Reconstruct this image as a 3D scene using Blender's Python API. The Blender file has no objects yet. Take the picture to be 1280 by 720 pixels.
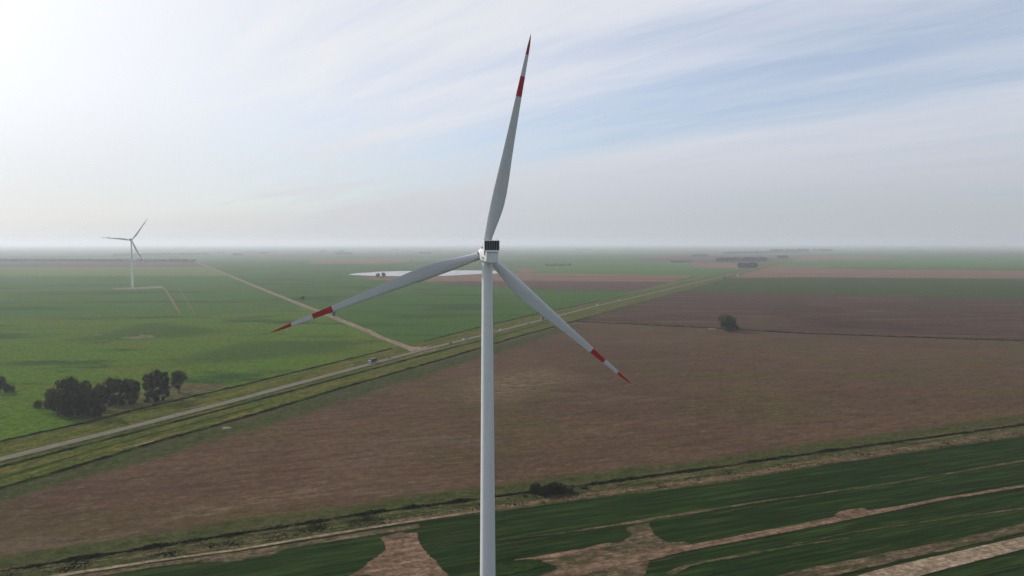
import bpy, bmesh, math, random
from mathutils import Vector, Matrix, noise as mnoise
from mathutils.geometry import tessellate_polygon

sc = bpy.context.scene
COL = sc.collection
R = math.radians
PI = math.pi

# ------------------------------------------------------------------ camera
FOC = 914.0                       # focal length in pixels of a 1280 wide frame
CAM_H = 110.0
PITCH = math.atan(56.0 / FOC)     # horizon sits 56 px above the frame centre
SUN_EL, SUN_AZ = R(28), R(-60)    # azimuth clockwise from +Y (view direction)
SUN_DIR = Vector((math.sin(SUN_AZ) * math.cos(SUN_EL), math.cos(SUN_AZ) * math.cos(SUN_EL), math.sin(SUN_EL)))

cd = bpy.data.cameras.new('camera')
cam = bpy.data.objects.new('camera', cd)
COL.objects.link(cam)
cam.location = (0, 0, CAM_H)
cam.rotation_euler = (PI / 2 - PITCH, 0, 0)
cd.sensor_width = 36
cd.lens = 36 * FOC / 1280
cd.clip_start = 1
cd.clip_end = 120000
sc.camera = cam


def at(px, py):
    """ground point seen at a pixel of the 1280x720 photograph"""
    x, y = (px - 640) / FOC, -(py - 360) / FOC
    c, s = math.cos(PITCH), math.sin(PITCH)
    d = Vector((x, c + y * s, -s + y * c))
    t = -CAM_H / d.z
    return Vector((d.x * t, d.y * t, 0))


def mpp(py):
    """metres per photo pixel at the ground depth of row py"""
    p = at(640, py)
    return math.sqrt(p.y ** 2 + CAM_H ** 2) / FOC


# ------------------------------------------------------------------ node helpers
def new_mat(name):
    m = bpy.data.materials.new(name)
    m.use_nodes = True
    nt = m.node_tree
    b = nt.nodes['Principled BSDF']
    b.inputs['Specular IOR Level'].default_value = 0.0
    b.inputs['Roughness'].default_value = 0.95
    return m, nt, b


def math_node(nt, op, a, b=None, c=None, clamp=False):
    n = nt.nodes.new('ShaderNodeMath')
    n.operation = op
    n.use_clamp = clamp
    for i, v in enumerate((a, b, c)):
        if v is None:
            continue
        if isinstance(v, (int, float)):
            n.inputs[i].default_value = v
        else:
            nt.links.new(v, n.inputs[i])
    return n.outputs[0]


def smooth(nt, val, lo, hi, olo=0.0, ohi=1.0):
    n = nt.nodes.new('ShaderNodeMapRange')
    n.interpolation_type = 'SMOOTHSTEP'
    nt.links.new(val, n.inputs['Value'])
    n.inputs['From Min'].default_value = lo
    n.inputs['From Max'].default_value = hi
    n.inputs['To Min'].default_value = olo
    n.inputs['To Max'].default_value = ohi
    return n.outputs['Result']


def mix_col(nt, fac, a, b):
    n = nt.nodes.new('ShaderNodeMix')
    n.data_type = 'RGBA'
    if isinstance(fac, (int, float)):
        n.inputs[0].default_value = fac
    else:
        nt.links.new(fac, n.inputs[0])
    for i, v in ((6, a), (7, b)):
        if isinstance(v, (tuple, list)):
            n.inputs[i].default_value = (*v, 1)
        else:
            nt.links.new(v, n.inputs[i])
    return n.outputs[2]


_seed = [0]


def noise_tex(nt, angle, along, across, detail=4.0, rough=0.55, space='pos', dist=0.0):
    """fractal noise stretched by `along` metres in direction `angle`, `across` metres at right angles"""
    _seed[0] += 1
    if space == 'pos':
        g = nt.nodes.new('ShaderNodeNewGeometry').outputs['Position']
    else:
        g = nt.nodes.new('ShaderNodeTexCoord').outputs['Object']
    r = nt.nodes.new('ShaderNodeMapping')
    r.inputs['Rotation'].default_value = (0, 0, -angle)
    nt.links.new(g, r.inputs['Vector'])
    mp = nt.nodes.new('ShaderNodeMapping')
    mp.inputs['Scale'].default_value = (1 / along, 1 / across, 1 / min(along, across))
    mp.inputs['Location'].default_value = (_seed[0] * 3.71, _seed[0] * 1.37, 0)
    nt.links.new(r.outputs[0], mp.inputs['Vector'])
    n = nt.nodes.new('ShaderNodeTexNoise')
    n.inputs['Scale'].default_value = 1.0
    n.inputs['Detail'].default_value = detail
    n.inputs['Roughness'].default_value = rough
    n.inputs['Distortion'].default_value = dist
    nt.links.new(mp.outputs[0], n.inputs['Vector'])
    return n.outputs['Fac']


def hexc(r, g, b):
    """sRGB 0-255 -> linear"""
    f = lambda v: (v / 255 / 12.92) if v / 255 <= 0.04045 else ((v / 255 + 0.055) / 1.055) ** 2.4
    return (f(r), f(g), f(b))


def sca(c, k):
    return tuple(v * k for v in c)


GAIN = 0.88


SPEC = {}


def ground_colour(nt, spec):
    """colour sockets of one ground cover; the same spec always gives the same pattern"""
    base, layers, grain, k, seed = spec
    keep, _seed[0] = _seed[0], seed

    def sca(c, k):       # richer ground colours: push away from grey
        l = .3 * c[0] + .6 * c[1] + .1 * c[2]
        f = 1.20 if c[1] > c[0] * 1.03 else 1.10
        w_ = (1.0, 1.0, .86) if c[1] > c[0] * 1.03 else (1.05, .99, .84)
        return tuple(max(.004, (l + (v - l) * f) * q) * k for v, q in zip(c, w_))
    col = sca(base, k)
    for (c, ang, al, ac, lo, hi, st) in layers:
        n = noise_tex(nt, ang, al, ac, 5.0, 0.6)
        mid, half = (lo + hi) / 2 - 0.025, (hi - lo) / 2 * 0.8
        col = mix_col(nt, smooth(nt, n, mid - half, mid + half, 0, min(1, st * 1.15)), col, sca(c, k))
    if grain and grain[0]:
        an = grain[3] if len(grain) > 3 else 1.4
        g1 = noise_tex(nt, grain[2], grain[1] * an, grain[1], 3.0, 0.7)
        g2 = noise_tex(nt, grain[2], grain[1] * 4 * an / 1.4, grain[1] * 4, 3.0, 0.65)
        f1 = smooth(nt, g1, 0.32, 0.68, 1 - grain[0], 1 + grain[0])
        f2 = smooth(nt, g2, 0.32, 0.68, 1 - grain[0] * .7, 1 + grain[0] * .7)
        f_ = math_node(nt, 'MULTIPLY', f1, f2)
        v = nt.nodes.new('ShaderNodeVectorMath')
        v.operation = 'SCALE'
        if isinstance(col, tuple):
            v.inputs[0].default_value = col
        else:
            nt.links.new(col, v.inputs[0])
        nt.links.new(f_, v.inputs['Scale'])
        col = v.outputs[0]
    used = _seed[0]
    _seed[0] = max(keep, used)
    return col


def field_mat(name, base, layers, feather=None, grain=(0.35, 1.3, 0.0, 1.4), gain=None, over=None):
    """base albedo + noise layers (colour, angle, along, across, lo, hi, strength).
    feather = (angle, along, across[, softness]) of the ragged rim: with over=(another ground cover) the rim blends into
    that cover's own colour; without it the rim is simply ragged (cut out by a sharp mask).
    grain = (strength, size in metres, angle, stretch) of the fine clods, tufts and straw"""
    m, nt, b = new_mat(name)
    spec = SPEC[name] = (base, layers, grain, GAIN if gain is None else gain, len(SPEC) * 20 + 3)
    col = ground_colour(nt, spec)
    if feather:
        ang, al, ac = feather[:3]
        soft = feather[3] if len(feather) > 3 else 0.13
        at_ = nt.nodes.new('ShaderNodeAttribute')
        at_.attribute_name = 'edge'
        n = noise_tex(nt, ang, al, ac, 5.0, 0.65)
        amp = 1.6 if over else 1.1
        v = math_node(nt, 'MULTIPLY_ADD', n, amp, -amp / 2)
        v = math_node(nt, 'ADD', at_.outputs['Fac'], v)
        if over:
            a = smooth(nt, v, 0.49 - soft, 0.49 + soft)
            a = math_node(nt, 'MULTIPLY', a, smooth(nt, at_.outputs['Fac'], 0.0, 0.3))
            col = mix_col(nt, a, ground_colour(nt, SPEC[over]), col)
        else:
            a = math_node(nt, 'MULTIPLY', v, smooth(nt, at_.outputs['Fac'], 0.0, 0.3))
            nt.links.new(math_node(nt, 'GREATER_THAN', a, 0.40), b.inputs['Alpha'])
    if isinstance(col, tuple):
        b.inputs['Base Color'].default_value = (*col, 1)
    else:
        nt.links.new(col, b.inputs['Base Color'])
    return m


# ------------------------------------------------------------------ object helpers
def tag(o, label=None, cat=None, group=None, kind=None):
    if label:
        o['label'] = label
    if cat:
        o['category'] = cat
    if group:
        o['group'] = group
    if kind:
        o['kind'] = kind
    return o


def mesh_obj(name, verts, faces, mats, parent=None, fmat=None, smooth_shade=False, edge=None):
    me = bpy.data.meshes.new(name)
    me.from_pydata(verts, [], faces)
    if not isinstance(mats, (list, tuple)):
        mats = [mats]
    for m in mats:
        me.materials.append(m)
    if fmat:
        me.polygons.foreach_set('material_index', fmat)
    if smooth_shade:
        me.polygons.foreach_set('use_smooth', [True] * len(faces))
    if edge is not None:
        a = me.attributes.new('edge', 'FLOAT', 'POINT')
        a.data.foreach_set('value', edge)
    me.update()
    o = bpy.data.objects.new(name, me)
    COL.objects.link(o)
    if parent:
        o.parent = parent
    return o


def bm_obj(name, bm, mats, parent=None, smooth_shade=False, angle=None):
    me = bpy.data.meshes.new(name)
    bm.normal_update()
    bm.to_mesh(me)
    bm.free()
    if not isinstance(mats, (list, tuple)):
        mats = [mats]
    for m in mats:
        me.materials.append(m)
    if smooth_shade:
        me.polygons.foreach_set('use_smooth', [True] * len(me.polygons))
        if angle:
            me.set_sharp_from_angle(angle=angle)
    o = bpy.data.objects.new(name, me)
    COL.objects.link(o)
    if parent:
        o.parent = parent
    return o


def empty(name, loc, rz=0.0, label=None, cat=None, group=None):
    o = bpy.data.objects.new(name, None)
    COL.objects.link(o)
    o.location = loc
    o.rotation_euler = (0, 0, rz)
    o.empty_display_size = 0.5
    return tag(o, label, cat, group)


def copy_tree(o, parent=None):
    c = o.copy()
    COL.objects.link(c)
    if parent:
        c.parent = parent
    for ch in list(o.children):
        copy_tree(ch, c)
    return c


def add_box(bm, x0, x1, y0, y1, z0, z1, bevel=0.0, seg=2, mat=0):
    vs = [bm.verts.new(p) for p in ((x0, y0, z0), (x1, y0, z0), (x1, y1, z0), (x0, y1, z0),
                                    (x0, y0, z1), (x1, y0, z1), (x1, y1, z1), (x0, y1, z1))]
    fs = [bm.faces.new([vs[i] for i in q]) for q in
          ((3, 2, 1, 0), (4, 5, 6, 7), (0, 1, 5, 4), (1, 2, 6, 5), (2, 3, 7, 6), (3, 0, 4, 7))]
    for f_ in fs:
        f_.material_index = mat
    if bevel:
        es = list({e for f_ in fs for e in f_.edges})
        bmesh.ops.bevel(bm, geom=es, offset=bevel, segments=seg, affect='EDGES', profile=0.5)


def add_tube(bm, pts, radii, n=12, caps=True):
    rings = []
    for i, p in enumerate(pts):
        p = Vector(p)
        d = (Vector(pts[min(i + 1, len(pts) - 1)]) - Vector(pts[max(i - 1, 0)])).normalized()
        a = d.orthogonal().normalized() if abs(d.z) < 0.95 else (Vector((1, 0, 0)) - d * d.x).normalized()
        b = d.cross(a)
        rings.append([bm.verts.new(p + (a * math.cos(2 * PI * k / n) + b * math.sin(2 * PI * k / n)) * radii[i]) for k in range(n)])
    for r0, r1 in zip(rings, rings[1:]):
        for k in range(n):
            bm.faces.new((r0[k], r0[(k + 1) % n], r1[(k + 1) % n], r1[k]))
    if caps:
        bm.faces.new(rings[0][::-1])
        bm.faces.new(rings[-1])


# ------------------------------------------------------------------ ground sheets
LV = 0.05
_lv = {}


def level_z(level):
    """height of the next sheet of a level: sheets of one level are stacked 4 mm apart, never coplanar"""
    k = _lv[level] = _lv.get(level, -1) + 1
    return level * LV + 0.004 * min(k, 11)



def resample(pts, step, jag, closed=True, seed=0):
    out = []
    n = len(pts)
    for i in range(n if closed else n - 1):
        a, b = pts[i], pts[(i + 1) % n]
        L = (b - a).length
        k = max(1, min(120, int(L / step)))
        for j in range(k):
            out.append(a.lerp(b, j / k))
    if not closed:
        out.append(pts[-1])
    if jag:
        res = []
        for p in out:
            q = Vector((p.x / (step * 6) + seed * 7.3, p.y / (step * 6), seed))
            v = mnoise.noise_vector(q) * jag + mnoise.noise_vector(q * 4) * jag * 0.5
            res.append(Vector((p.x + v.x, p.y + v.y, 0)))
        out = res
    return out


_fs = [0]


def sheet(name, px, mat, level, feather=0.0, jag=0.0, step=None, kind='structure'):
    """a ground sheet from a photo-pixel outline, laid level*LV above the base ground; with a feather the sheet is a
    fine grid carrying an edge attribute that runs from 0 at the outline to 1 that many metres inside it"""
    _fs[0] += 1
    pts = [at(*p) for p in px]
    area = sum(pts[i].x * pts[(i + 1) % len(pts)].y - pts[(i + 1) % len(pts)].x * pts[i].y for i in range(len(pts)))
    if area < 0:
        pts.reverse()
    if step is None:
        step = max(2.0, max((pts[i] - pts[i - 1]).length for i in range(len(pts))) / 60)
    z = level_z(level)
    if feather:
        ring = [(p.x, p.y) for p in pts]
        n = len(ring)
        x0, x1 = min(p[0] for p in ring), max(p[0] for p in ring)
        y0, y1 = min(p[1] for p in ring), max(p[1] for p in ring)
        s = max(feather * 0.45, math.sqrt((x1 - x0) * (y1 - y0)) / 130)
        gx, gy = int((x1 - x0) / s) + 2, int((y1 - y0) / s) + 2

        def sd(x, y):
            best, ins = 1e18, False
            for i in range(n):
                ax_, ay_ = ring[i]
                bx_, by_ = ring[(i + 1) % n]
                ex, ey = bx_ - ax_, by_ - ay_
                wx, wy = x - ax_, y - ay_
                t_ = max(0.0, min(1.0, (wx * ex + wy * ey) / (ex * ex + ey * ey + 1e-9)))
                dx, dy = wx - ex * t_, wy - ey * t_
                best = min(best, dx * dx + dy * dy)
                if (ay_ > y) != (by_ > y) and x < ex * (y - ay_) / (by_ - ay_) + ax_:
                    ins = not ins
            return math.sqrt(best) * (1 if ins else -1)
        vals = {}
        for j in range(gy):
            for i in range(gx):
                x, y = x0 + i * s, y0 + j * s
                q = Vector((x / (feather * 4), y / (feather * 4), _fs[0]))
                vals[i, j] = (x, y, sd(x, y) + mnoise.noise(q) * jag)
        idx, verts, edge, faces = {}, [], [], []

        def vid(i, j):
            if (i, j) not in idx:
                idx[i, j] = len(verts)
                x, y, d = vals[i, j]
                verts.append((x, y, z))
                edge.append(max(0.0, min(1.0, d / feather)))
            return idx[i, j]
        for j in range(gy - 1):
            for i in range(gx - 1):
                if max(vals[a][2] for a in ((i, j), (i + 1, j), (i + 1, j + 1), (i, j + 1))) > 0:
                    faces.append((vid(i, j), vid(i + 1, j), vid(i + 1, j + 1), vid(i, j + 1)))
        return tag(mesh_obj(name, verts, faces, mat, edge=edge), kind=kind)
    ring = resample(pts, step, jag, True, _fs[0]) if jag else pts
    verts = [(p.x, p.y, z) for p in ring]
    edge = [1.0] * len(ring)
    faces = [tuple(t) for t in tessellate_polygon([[Vector((p.x, p.y, 0)) for p in ring]])]
    # face up
    fx = []
    for f_ in faces:
        a, b, c = (Vector(verts[k]) for k in f_[:3])
        fx.append(f_ if (b - a).cross(c - a).z >= 0 else tuple(reversed(f_)))
    o = mesh_obj(name, verts, fx, mat, edge=edge)
    return tag(o, kind=kind)


def strip(name, line, width, mat, level, jag=0.0, step=6.0, kind='structure', soft=True, zoff=0.0, core=0.25):
    """a ribbon of constant ground width (or list of widths) along a photo-pixel polyline, edge attribute 0 at its rims"""
    _fs[0] += 1
    pts = [at(*p) if not isinstance(p, Vector) else p for p in line]
    ws = width if isinstance(width, (list, tuple)) else [width] * len(pts)
    rp, rw = [], []
    for i in range(len(pts) - 1):
        L = (pts[i + 1] - pts[i]).length
        k = max(1, min(250, int(L / step)))
        for j in range(k):
            rp.append(pts[i].lerp(pts[i + 1], j / k))
            rw.append(ws[i] + (ws[i + 1] - ws[i]) * j / k)
    rp.append(pts[-1])
    rw.append(ws[-1])
    z = level_z(level) + zoff
    cross = ((-0.5, 0.0), (-core, 1.0), (core, 1.0), (0.5, 0.0)) if soft else ((-0.5, 1.0), (0.5, 1.0))
    verts, edge, faces = [], [], []
    m = len(cross)
    for i, p in enumerate(rp):
        t = (rp[min(i + 1, len(rp) - 1)] - rp[max(i - 1, 0)]).normalized()
        nrm = Vector((t.y, -t.x, 0))
        for (u, e) in cross:
            j = mnoise.noise(Vector((p.x / 25 + _fs[0] * 9, p.y / 25, u * 7))) * jag if jag else 0
            q = p + nrm * (u * rw[i] + j)
            verts.append((q.x, q.y, z))
            edge.append(e)
    for i in range(len(rp) - 1):
        for k in range(m - 1):
            a = i * m + k
            faces.append((a, a + 1, a + m + 1, a + m))
    o = mesh_obj(name, verts, faces, mat, edge=edge)
    return tag(o, kind=kind)


def ang(p, q):
    a, b = at(*p), at(*q)
    return math.atan2(b.y - a.y, b.x - a.x)


A_ROAD = ang((0, 577), (900, 347))
A_HEDGE = ang((400, 650), (1280, 530))
A_CROP = ang((800, 652), (1280, 577))

# albedos
STUB = (0.098, 0.065, 0.048)
SOIL_D = (0.070, 0.045, 0.038)
SOIL_P = (0.180, 0.128, 0.100)
GREEN = (0.074, 0.118, 0.030)
GREEN_D = (0.023, 0.036, 0.014)
VERGE = (0.078, 0.082, 0.030)

# base plain: a patchwork of distant paddocks
m_ground, nt, b = new_mat('distant_paddocks')
g = nt.nodes.new('ShaderNodeNewGeometry').outputs['Position']
mp = nt.nodes.new('ShaderNodeMapping')
mp.inputs['Rotation'].default_value = (0, 0, R(12))
mp.inputs['Scale'].default_value = (1 / 1900, 1 / 950, 0)
nt.links.new(g, mp.inputs['Vector'])
vo = nt.nodes.new('ShaderNodeTexVoronoi')
vo.distance = 'CHEBYCHEV'
vo.inputs['Scale'].default_value = 1
vo.inputs['Randomness'].default_value = 0.8
nt.links.new(mp.outputs[0], vo.inputs['Vector'])
sep = nt.nodes.new('ShaderNodeSeparateColor')
nt.links.new(vo.outputs['Color'], sep.inputs[0])
cr = nt.nodes.new('ShaderNodeValToRGB')
nt.links.new(sep.outputs[0], cr.inputs[0])
cr.color_ramp.interpolation = 'CONSTANT'
el = cr.color_ramp.elements
el[0].position, el[0].color = 0.0, (0.050, 0.090, 0.028, 1)
el[1].position, el[1].color = 0.30, (0.066, 0.105, 0.040, 1)
for p_, c_ in ((0.52, (0.105, 0.075, 0.058)), (0.62, (0.040, 0.075, 0.025)), (0.78, (0.095, 0.105, 0.050)), (0.9, (0.080, 0.058, 0.048))):
    e_ = el.new(p_)
    e_.color = (*c_, 1)
n_ = noise_tex(nt, 0, 500, 160)
nt.links.new(mix_col(nt, smooth(nt, n_, 0.35, 0.7, 0, 0.5), cr.outputs[0], (0.07, 0.085, 0.04)), b.inputs['Base Color'])

xs = [-46000, -30000, -18000, -10000, -5000, -2500, -1000, 0, 1000, 2500, 5000, 10000, 18000, 30000, 46000]
ys = [-1500, -200, 100, 400, 800, 1500, 2500, 4000, 6000, 9000, 13000, 19000, 27000, 36000, 46000]
verts = [(x, y, 0) for y in ys for x in xs]
nx = len(xs)
faces = [(j * nx + i, j * nx + i + 1, (j + 1) * nx + i + 1, (j + 1) * nx + i) for j in range(len(ys) - 1) for i in range(nx - 1)]
tag(mesh_obj('ground', verts, faces, m_ground), kind='structure')

# --- materials of the fields
m_green_near = field_mat('pasture_near', GREEN, [
    ((0.095, 0.108, 0.034), 0.1, 160, 60, 0.45, 0.72, 0.85),
    ((0.028, 0.050, 0.020), 0.05, 150, 70, 0.53, 0.68, 0.8),
    ((0.070, 0.130, 0.028), -0.1, 60, 25, 0.5, 0.75, 0.6),
    ((0.030, 0.055, 0.018), A_ROAD, 16, 3, 0.5, 0.75, 0.5),
    ((0.10, 0.11, 0.05), 0.3, 5, 4, 0.55, 0.8, 0.35)])
m_green_mid = field_mat('pasture_mid', (0.058, 0.104, 0.034), [
    ((0.075, 0.100, 0.035), 0.02, 500, 120, 0.45, 0.75, 0.7),
    ((0.028, 0.055, 0.020), 0.0, 400, 90, 0.52, 0.7, 0.75),
    ((0.030, 0.060, 0.020), 0.05, 60, 12, 0.48, 0.75, 0.5)])
m_green_b = field_mat('pasture_beside_lagoon', (0.050, 0.094, 0.028), [
    ((0.068, 0.105, 0.032), 0.0, 300, 100, 0.5, 0.75, 0.6),
    ((0.028, 0.055, 0.021), 0.0, 260, 70, 0.5, 0.68, 0.8),
    ((0.055, 0.066, 0.030), 0.1, 90, 20, 0.5, 0.75, 0.55),
    ((0.028, 0.055, 0.020), A_ROAD, 20, 4, 0.5, 0.75, 0.4)])
m_green_dull = field_mat('dull_green_field', (0.044, 0.060, 0.024), [
    ((0.030, 0.045, 0.020), 0.0, 500, 30, 0.45, 0.75, 0.7),
    ((0.060, 0.066, 0.030), 0.0, 300, 60, 0.5, 0.75, 0.5)])
m_green_bright = field_mat('bright_green_field', (0.062, 0.115, 0.036), [
    ((0.085, 0.120, 0.042), 0.0, 700, 150, 0.45, 0.7, 0.7),
    ((0.040, 0.080, 0.028), 0.0, 500, 80, 0.5, 0.75, 0.6)])
m_lime = field_mat('pale_green_field', (0.115, 0.135, 0.050), [
    ((0.080, 0.115, 0.040), 0.0, 600, 120, 0.45, 0.75, 0.7)])
m_soil_red = field_mat('reddish_tilled_soil', (0.165, 0.105, 0.082), [
    ((0.085, 0.052, 0.044), 0.0, 700, 60, 0.45, 0.72, 0.8),
    ((0.16, 0.115, 0.090), 0.0, 400, 40, 0.55, 0.78, 0.6)])
m_soil_dull = field_mat('dull_reddish_soil', (0.082, 0.052, 0.045), [
    ((0.055, 0.038, 0.034), 0.0, 500, 50, 0.45, 0.72, 0.7)])
m_soil_dark = field_mat('dark_tilled_soil', SOIL_D, [
    ((0.038, 0.027, 0.024), -0.12, 160, 22, 0.50, 0.64, 0.9),
    ((0.105, 0.072, 0.056), 0.0, 220, 30, 0.52, 0.68, 0.7),
    ((0.072, 0.064, 0.032), 0.0, 200, 120, 0.56, 0.75, 0.6),
    ((0.035, 0.026, 0.024), -0.05, 40, 5, 0.5, 0.75, 0.5)])
m_stub = field_mat('stubble', STUB, [
    ((0.076, 0.051, 0.041), 0.1, 220, 90, 0.42, 0.65, 0.7),
    ((0.108, 0.082, 0.068), 0.15, 130, 34, 0.52, 0.74, 0.75),
    ((0.078, 0.068, 0.034), -0.1, 170, 90, 0.48, 0.68, 0.65),
    ((0.052, 0.036, 0.031), A_HEDGE, 30, 5, 0.45, 0.7, 0.6),
    ((0.165, 0.135, 0.110), 0.35, 11, 2.0, 0.60, 0.74, 0.65),
    ((0.125, 0.10, 0.085), -0.5, 6, 1.6, 0.58, 0.75, 0.5),
    ((0.050, 0.038, 0.030), 0.6, 4, 1.3, 0.55, 0.75, 0.4)], grain=(.20, 1.0, 0.4, 1.6))
m_margin = field_mat('weedy_field_margin', (0.050, 0.058, 0.026), [
    ((0.072, 0.055, 0.042), A_HEDGE, 40, 6, 0.48, 0.7, 0.7),
    ((0.030, 0.040, 0.018), A_HEDGE, 8, 2, 0.5, 0.7, 0.6)], feather=(A_HEDGE, 30, 4, .45), over='stubble')
m_margin_road = field_mat('weedy_field_margin_by_road', (0.046, 0.056, 0.026), [
    ((0.072, 0.055, 0.042), A_ROAD, 40, 6, 0.48, 0.7, 0.6),
    ((0.030, 0.040, 0.018), A_ROAD, 8, 2, 0.5, 0.7, 0.6)], feather=(A_ROAD, 40, 6, .45), over='stubble')
m_pale_stub = field_mat('bleached_stubble', (0.15, 0.12, 0.095), [
    (STUB, A_HEDGE, 14, 3, 0.40, 0.6, 0.9),
    ((0.065, 0.065, 0.035), 0.2, 9, 3, 0.5, 0.7, 0.6)], feather=(0.2, 22, 4, .5), over='stubble')
m_verge = field_mat('verge_grass', VERGE, [
    ((0.135, 0.105, 0.042), A_ROAD, 50, 6, 0.5, 0.64, 0.8),
    ((0.050, 0.075, 0.018), A_ROAD, 60, 5, 0.46, 0.66, 0.8),
    ((0.130, 0.088, 0.044), A_ROAD, 35, 5, 0.58, 0.70, 0.6),
    ((0.038, 0.052, 0.016), A_ROAD, 14, 1.6, 0.5, 0.7, 0.7),
    ((0.085, 0.105, 0.028), A_ROAD, 25, 3, 0.58, 0.75, 0.6)])
m_verge_dark = field_mat('rank_grass_and_bank_shade', (0.026, 0.042, 0.014), [  # ditch grass; its dark colour also paints the road bank's shade
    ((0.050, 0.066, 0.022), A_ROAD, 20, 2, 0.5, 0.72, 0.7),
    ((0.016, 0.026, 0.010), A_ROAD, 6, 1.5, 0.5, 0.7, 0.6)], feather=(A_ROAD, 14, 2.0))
m_verge_pale = field_mat('pale_worn_grass', (0.19, 0.165, 0.12), [
    ((0.09, 0.09, 0.05), A_ROAD, 10, 2, 0.5, 0.7, 0.7)], feather=(A_ROAD, 10, 1.5))
m_weeds = field_mat('weedy_strip', (0.056, 0.058, 0.030), [
    ((0.120, 0.092, 0.066), A_HEDGE, 24, 1.8, 0.5, 0.66, 0.85),
    ((0.030, 0.040, 0.017), A_HEDGE, 24, 1.3, 0.50, 0.64, 0.8),
    ((0.060, 0.075, 0.025), A_HEDGE, 6, 2, 0.55, 0.72, 0.7),
    ((0.17, 0.14, 0.105), A_HEDGE, 4, 0.9, 0.62, 0.74, 0.7)])
m_tan = field_mat('trampled_tan_soil', (0.125, 0.090, 0.066), [
    ((0.060, 0.050, 0.030), A_HEDGE, 20, 1.6, 0.48, 0.66, 0.85),
    ((0.18, 0.145, 0.11), A_HEDGE, 8, 1.0, 0.56, 0.72, 0.7)], feather=(A_HEDGE, 14, 1.8))
m_crop = field_mat('young_crop', GREEN_D, [
    ((0.034, 0.056, 0.021), A_CROP, 90, 7, 0.46, 0.68, 0.5),
    ((0.013, 0.023, 0.010), A_CROP, 220, 1.7, 0.47, 0.62, 0.75),
    ((0.010, 0.020, 0.009), A_CROP, 60, 1.2, 0.48, 0.66, 0.8),
    ((0.070, 0.060, 0.042), A_CROP, 34, 1.4, 0.62, 0.72, 0.7),
    ((0.036, 0.056, 0.019), A_CROP, 40, 3.5, 0.54, 0.70, 0.6),
    ((0.012, 0.022, 0.010), A_CROP, 30, 0.8, 0.5, 0.7, 0.6)], grain=(.22, .8, A_CROP, 14))
m_crop_edge = field_mat('young_crop_patch', GREEN_D, [
    ((0.036, 0.062, 0.022), A_CROP, 60, 5, 0.46, 0.68, 0.7),
    ((0.010, 0.026, 0.009), A_CROP, 40, 1.6, 0.48, 0.66, 0.8),
    ((0.060, 0.052, 0.034), A_CROP, 26, 1.2, 0.62, 0.74, 0.6)], feather=(A_CROP, 12, 1.6))
m_bare = field_mat('bare_pink_soil', SOIL_P, [
    ((0.110, 0.078, 0.062), A_CROP, 18, 4, 0.42, 0.66, 0.8),
    ((0.10, 0.072, 0.056), A_CROP, 50, 0.9, 0.52, 0.62, 0.7),
    ((0.23, 0.17, 0.135), A_CROP, 9, 1.5, 0.55, 0.74, 0.6),
    ((0.07, 0.05, 0.04), 0.9, 5, 1.2, 0.56, 0.72, 0.6)], feather=(A_CROP, 14, 1.1, .22))
m_bare_dull = field_mat('bare_dull_soil', (0.095, 0.072, 0.055), [
    ((0.045, 0.05, 0.026), A_CROP, 12, 3, 0.44, 0.66, 0.8),
    ((0.17, 0.130, 0.10), A_CROP, 8, 1.4, 0.52, 0.70, 0.8),
    ((0.05, 0.04, 0.03), 0.4, 4, 1.0, 0.55, 0.72, 0.6)], feather=(A_CROP, 14, 1.3, .25))
m_streak = field_mat('thin_crop_streak', (0.115, 0.088, 0.064), [
    ((0.030, 0.045, 0.020), A_CROP, 12, 1.0, 0.45, 0.62, 0.8)], feather=(A_CROP, 20, 1.2))
m_gravel = field_mat('pale_gravel', (0.235, 0.19, 0.155), [
    ((0.16, 0.125, 0.10), A_CROP, 14, 0.8, 0.45, 0.65, 0.7),
    ((0.28, 0.235, 0.20), A_CROP, 5, 1.0, 0.5, 0.7, 0.6)], feather=(A_CROP, 10, 0.8))
m_track = field_mat('dirt_track_soil', (0.215, 0.175, 0.150), [
    ((0.15, 0.122, 0.10), 1.9, 40, 5, 0.45, 0.7, 0.7),
    ((0.10, 0.10, 0.06), 1.9, 25, 1.2, 0.55, 0.7, 0.5)], feather=(1.9, 20, 2.0))
m_track_dull = field_mat('faint_track_soil', (0.150, 0.118, 0.092), [
    ((0.10, 0.095, 0.055), 0.0, 40, 4, 0.48, 0.70, 0.7)], feather=(0.0, 40, 3.0))
m_path = field_mat('cattle_path', (0.070, 0.048, 0.036), [], feather=(1.4, 8, 1.0, .4), over='stubble')
m_darkline = field_mat('boundary_weeds', (0.028, 0.030, 0.016), [
    ((0.055, 0.05, 0.03), 0.0, 20, 3, 0.5, 0.7, 0.6)], feather=(0.0, 20, 2.5))
m_wet = field_mat('damp_pasture_hollow', (0.047, 0.074, 0.025), [
    ((0.048, 0.076, 0.025), 0.0, 60, 12, 0.45, 0.62, 0.6)], feather=(0.0, 70, 16, .6), over='pasture_near')
m_grove_floor = field_mat('grove_grass', (0.085, 0.085, 0.042), [  # olive grass with tan and green patches
    ((0.13, 0.105, 0.075), A_ROAD, 18, 4, 0.48, 0.7, 0.8),
    ((0.04, 0.06, 0.02), A_ROAD, 12, 4, 0.48, 0.68, 0.8)], feather=(A_ROAD, 14, 4, .35), over='pasture_near')
m_salt = field_mat('pale_bare_patch', (0.17, 0.145, 0.11), [
    ((0.10, 0.10, 0.06), 0.0, 14, 4, 0.42, 0.58, 0.9)], feather=(0.0, 10, 3))
m_slab = field_mat('pale_grey_rubble', (0.24, 0.23, 0.20), [
    ((0.13, 0.12, 0.09), 0.0, 3, 1, 0.45, 0.65, 0.8)], feather=(0.0, 3, 1.0))
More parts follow.
